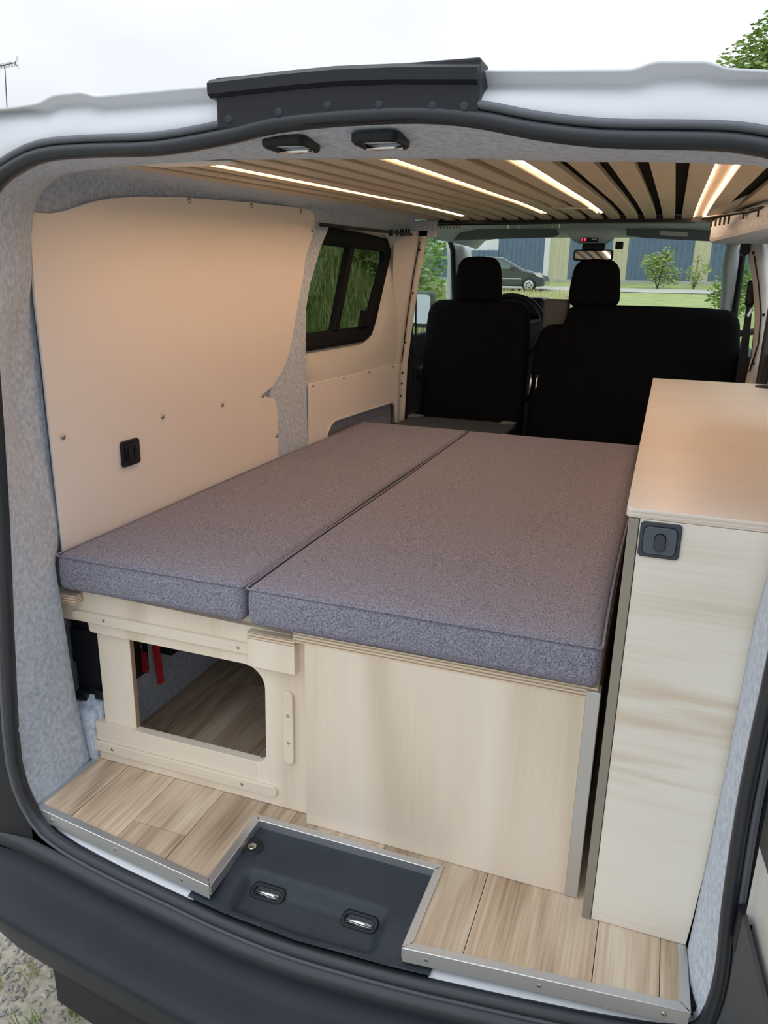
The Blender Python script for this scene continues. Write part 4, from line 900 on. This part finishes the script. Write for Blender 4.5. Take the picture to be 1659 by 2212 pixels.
# tree beyond the van roof
tx,ty = 3.1,22.5
tree = thing('tree', 'tall leafy green tree rising beyond the van roof', 'tree', (tx,ty,gz(tx,ty)))
foliage('foliage', [(tx-2.0,ty,6.2,.75),(tx-1.35,ty,6.75,.8),(tx-.9,ty,7.6,.8),(tx-.6,ty,6.4,1.1),(tx-.1,ty,8.2,.9),(tx+.6,ty,7.2,1.4),(tx-.4,ty,5.2,1.3),(tx+1.2,ty,5.6,1.4),(tx-1.5,ty,5.6,.9),(tx+.9,ty,8.6,1.0)], 15000,.085,M['leaf_tree'],tree,50)
tube('trunk', [(tx,ty,gz(tx,ty)-.1),(tx+.1,ty,2.5),(tx,ty,5),(tx+.1,ty,7.5)], .2, M['bark'], tree, (1,0,0), 8)
for a,b in (((tx,ty,3.2),(tx-1.6,ty,6.0)),((tx,ty,3.8),(tx+1.3,ty,6.2)),((tx,ty,5),(tx-.9,ty,7.4))): tube('branch', [a,b], .07, M['bark'], tree, (0,1,0), 6)
# aerial on a mast
an = thing('aerial', 'thin rooftop television aerial against the cloudy sky', 'aerial', (-29.2,30,-.0))
tube('mast', [(-29.33,30,-.2),(-29.31,30,8.4),(-29.17,30,10.05)], .022, M['dark_trim'], an, (1,0,0), 6)
tube('boom', [(-29.65,30,10.02),(-28.55,30,10.12)], .018, M['dark_trim'], an, (0,0,1), 6)
for i in range(9): tube('element', [(-29.6+.12*i,29.8,10.03+.01*i),(-29.6+.12*i,30.2,9.97+.01*i)], .012, M['dark_trim'], an, (0,0,1), 5)
for a in range(5): tube('reflector', [(-28.6,30,10.1),(-28.38,30,9.85+.13*a)], .008, M['dark_trim'], an, (0,1,0), 5)
# building with ribbed cladding
bd = thing('building', 'long blue-grey clad building with beige vertical strips', 'building', (-4,42.5,1.2))
def ribbed(name, x0,x1,z0,z1,y,m,pitch=.25):
    n = max(1,round((x1-x0)/pitch)); p = (x1-x0)/n; pts = []
    for i in range(n):
        a = x0+i*p; pts += [(a,y),(a+p*.72,y),(a+p*.78,y-.04),(a+p*.94,y-.04)]
    pts.append((x1,y))
    return loft(name, [[(x,yy,z0) for x,yy in pts],[(x,yy,z1) for x,yy in pts]], m, bd, smooth=False)
zb = lambda x: gz(x,42)+.02-.0*x
cuts = [(-8.85,-6.42,'blue_clad'),(-6.15,-5.15,'beige_clad'),(-5.15,-3.02,'blue_clad'),(-3.02,-2.25,'beige_clad'),(-2.25,.85,'blue_clad'),(.85,1.62,'beige_clad'),(1.62,5.0,'blue_clad'),(5.0,5.8,'beige_clad'),(5.8,10,'blue_clad')]
for a,b,m in cuts: ribbed('cladding_sheet', a,b,1.42,5.6,42.0,M[m])
ribbed('cladding_sheet', -16,-8.85,1.42,2.85,41.9,M['blue_clad'])
ribbed('cladding_sheet', -9.45,-8.85,2.85,5.6,41.95,M['white_clad'],.6)
box('corner_flashing', -6.42,-6.15,41.9,42.05,1.3,5.6, M['white_clad'], bd)
box('wall_core', -8.9,10,42.08,48,1.0,5.58, M['concrete'], bd)
box('wing_core', -16,-8.9,42.0,48,1.0,2.84, M['concrete'], bd)
box('plinth', -16,10,41.85,42.1,1.1,1.44, M['concrete'], bd)
box('roof_edge', -9.5,10.1,41.8,42.3,5.58,5.85, M['white_clad'], bd)
# parked car
car = thing('car', 'dark hatchback car parked by the blue building', 'car', (-7.3,36,.82))
cz = .80; cx0 = -9.32
prof = [(0,.38),(.02,.75),(.10,.98),(.35,1.40),(.60,1.47),(1.5,1.50),(2.1,1.46),(2.55,1.24),(3.05,.98),(3.6,.86),(3.95,.70),(4.05,.50),(4.03,.28),(3.68,.24),(3.60,.42),(3.36,.56),(3.10,.42),(3.02,.24),(1.02,.24),(.94,.42),(.70,.56),(.44,.42),(.36,.24),(.05,.26)]
def carring(y,ins,top): return [(cx0+x+(ins*(2-x)*.06), y, cz+(z-(ins*.02))) for x,z in prof]
prism('body', [(cx0+x,cz+z) for x,z in prof], 1, 35.2,36.8, M['car_paint'], car, bev=.10)
def cwin(pts): prism('side_window', [(cx0+x,cz+z) for x,z in pts], 1, 35.185,35.22, M['car_glass'], car)
cwin([(1.55,.98),(1.55,1.38),(2.02,1.36),(2.45,1.16),(2.68,.98)])
cwin([(.62,1.0),(.55,1.30),(.72,1.37),(1.46,1.39),(1.46,.98)])
for x in (.69,3.35):
    wh = loft('wheel', [[(cx0+x+math.cos(a)*r,35.2+dy,cz+.30+math.sin(a)*r) for a in [2*math.pi*i/20 for i in range(20)]] for r,dy in ((.30,.2),(.30,0),(.21,-.02))], M['black'], car, closed=True)
    disc('hub_cap', (cx0+x,35.19,cz+.30), (0,-1,0), .20, .02, M['alu'], wh, n=16)
    for k in range(5):
        a = k*1.257; box('spoke_gap', cx0+x+.11*math.cos(a)-.03,cx0+x+.11*math.cos(a)+.03,35.16,35.175,cz+.30+.11*math.sin(a)-.03,cz+.30+.11*math.sin(a)+.03, M['black'], wh)
soft_box('door_mirror', cx0+2.50,cx0+2.66,35.02,35.2,cz+.98,cz+1.10,.03, M['car_paint'], car, (2,2,2))
prism('headlamp', [(cx0+3.5,cz+.84),(cx0+3.78,cz+.78),(cx0+3.97,cz+.62),(cx0+3.7,cz+.68)], 1, 35.19,35.25, M['white_label'], car)
box('door_strip', cx0+.95,cx0+3.0,35.18,35.2,cz+.55,cz+.585, M['alu'], car)
box('door_handle', cx0+1.62,cx0+1.78,35.17,35.2,cz+.86,cz+.89, M['alu'], car)
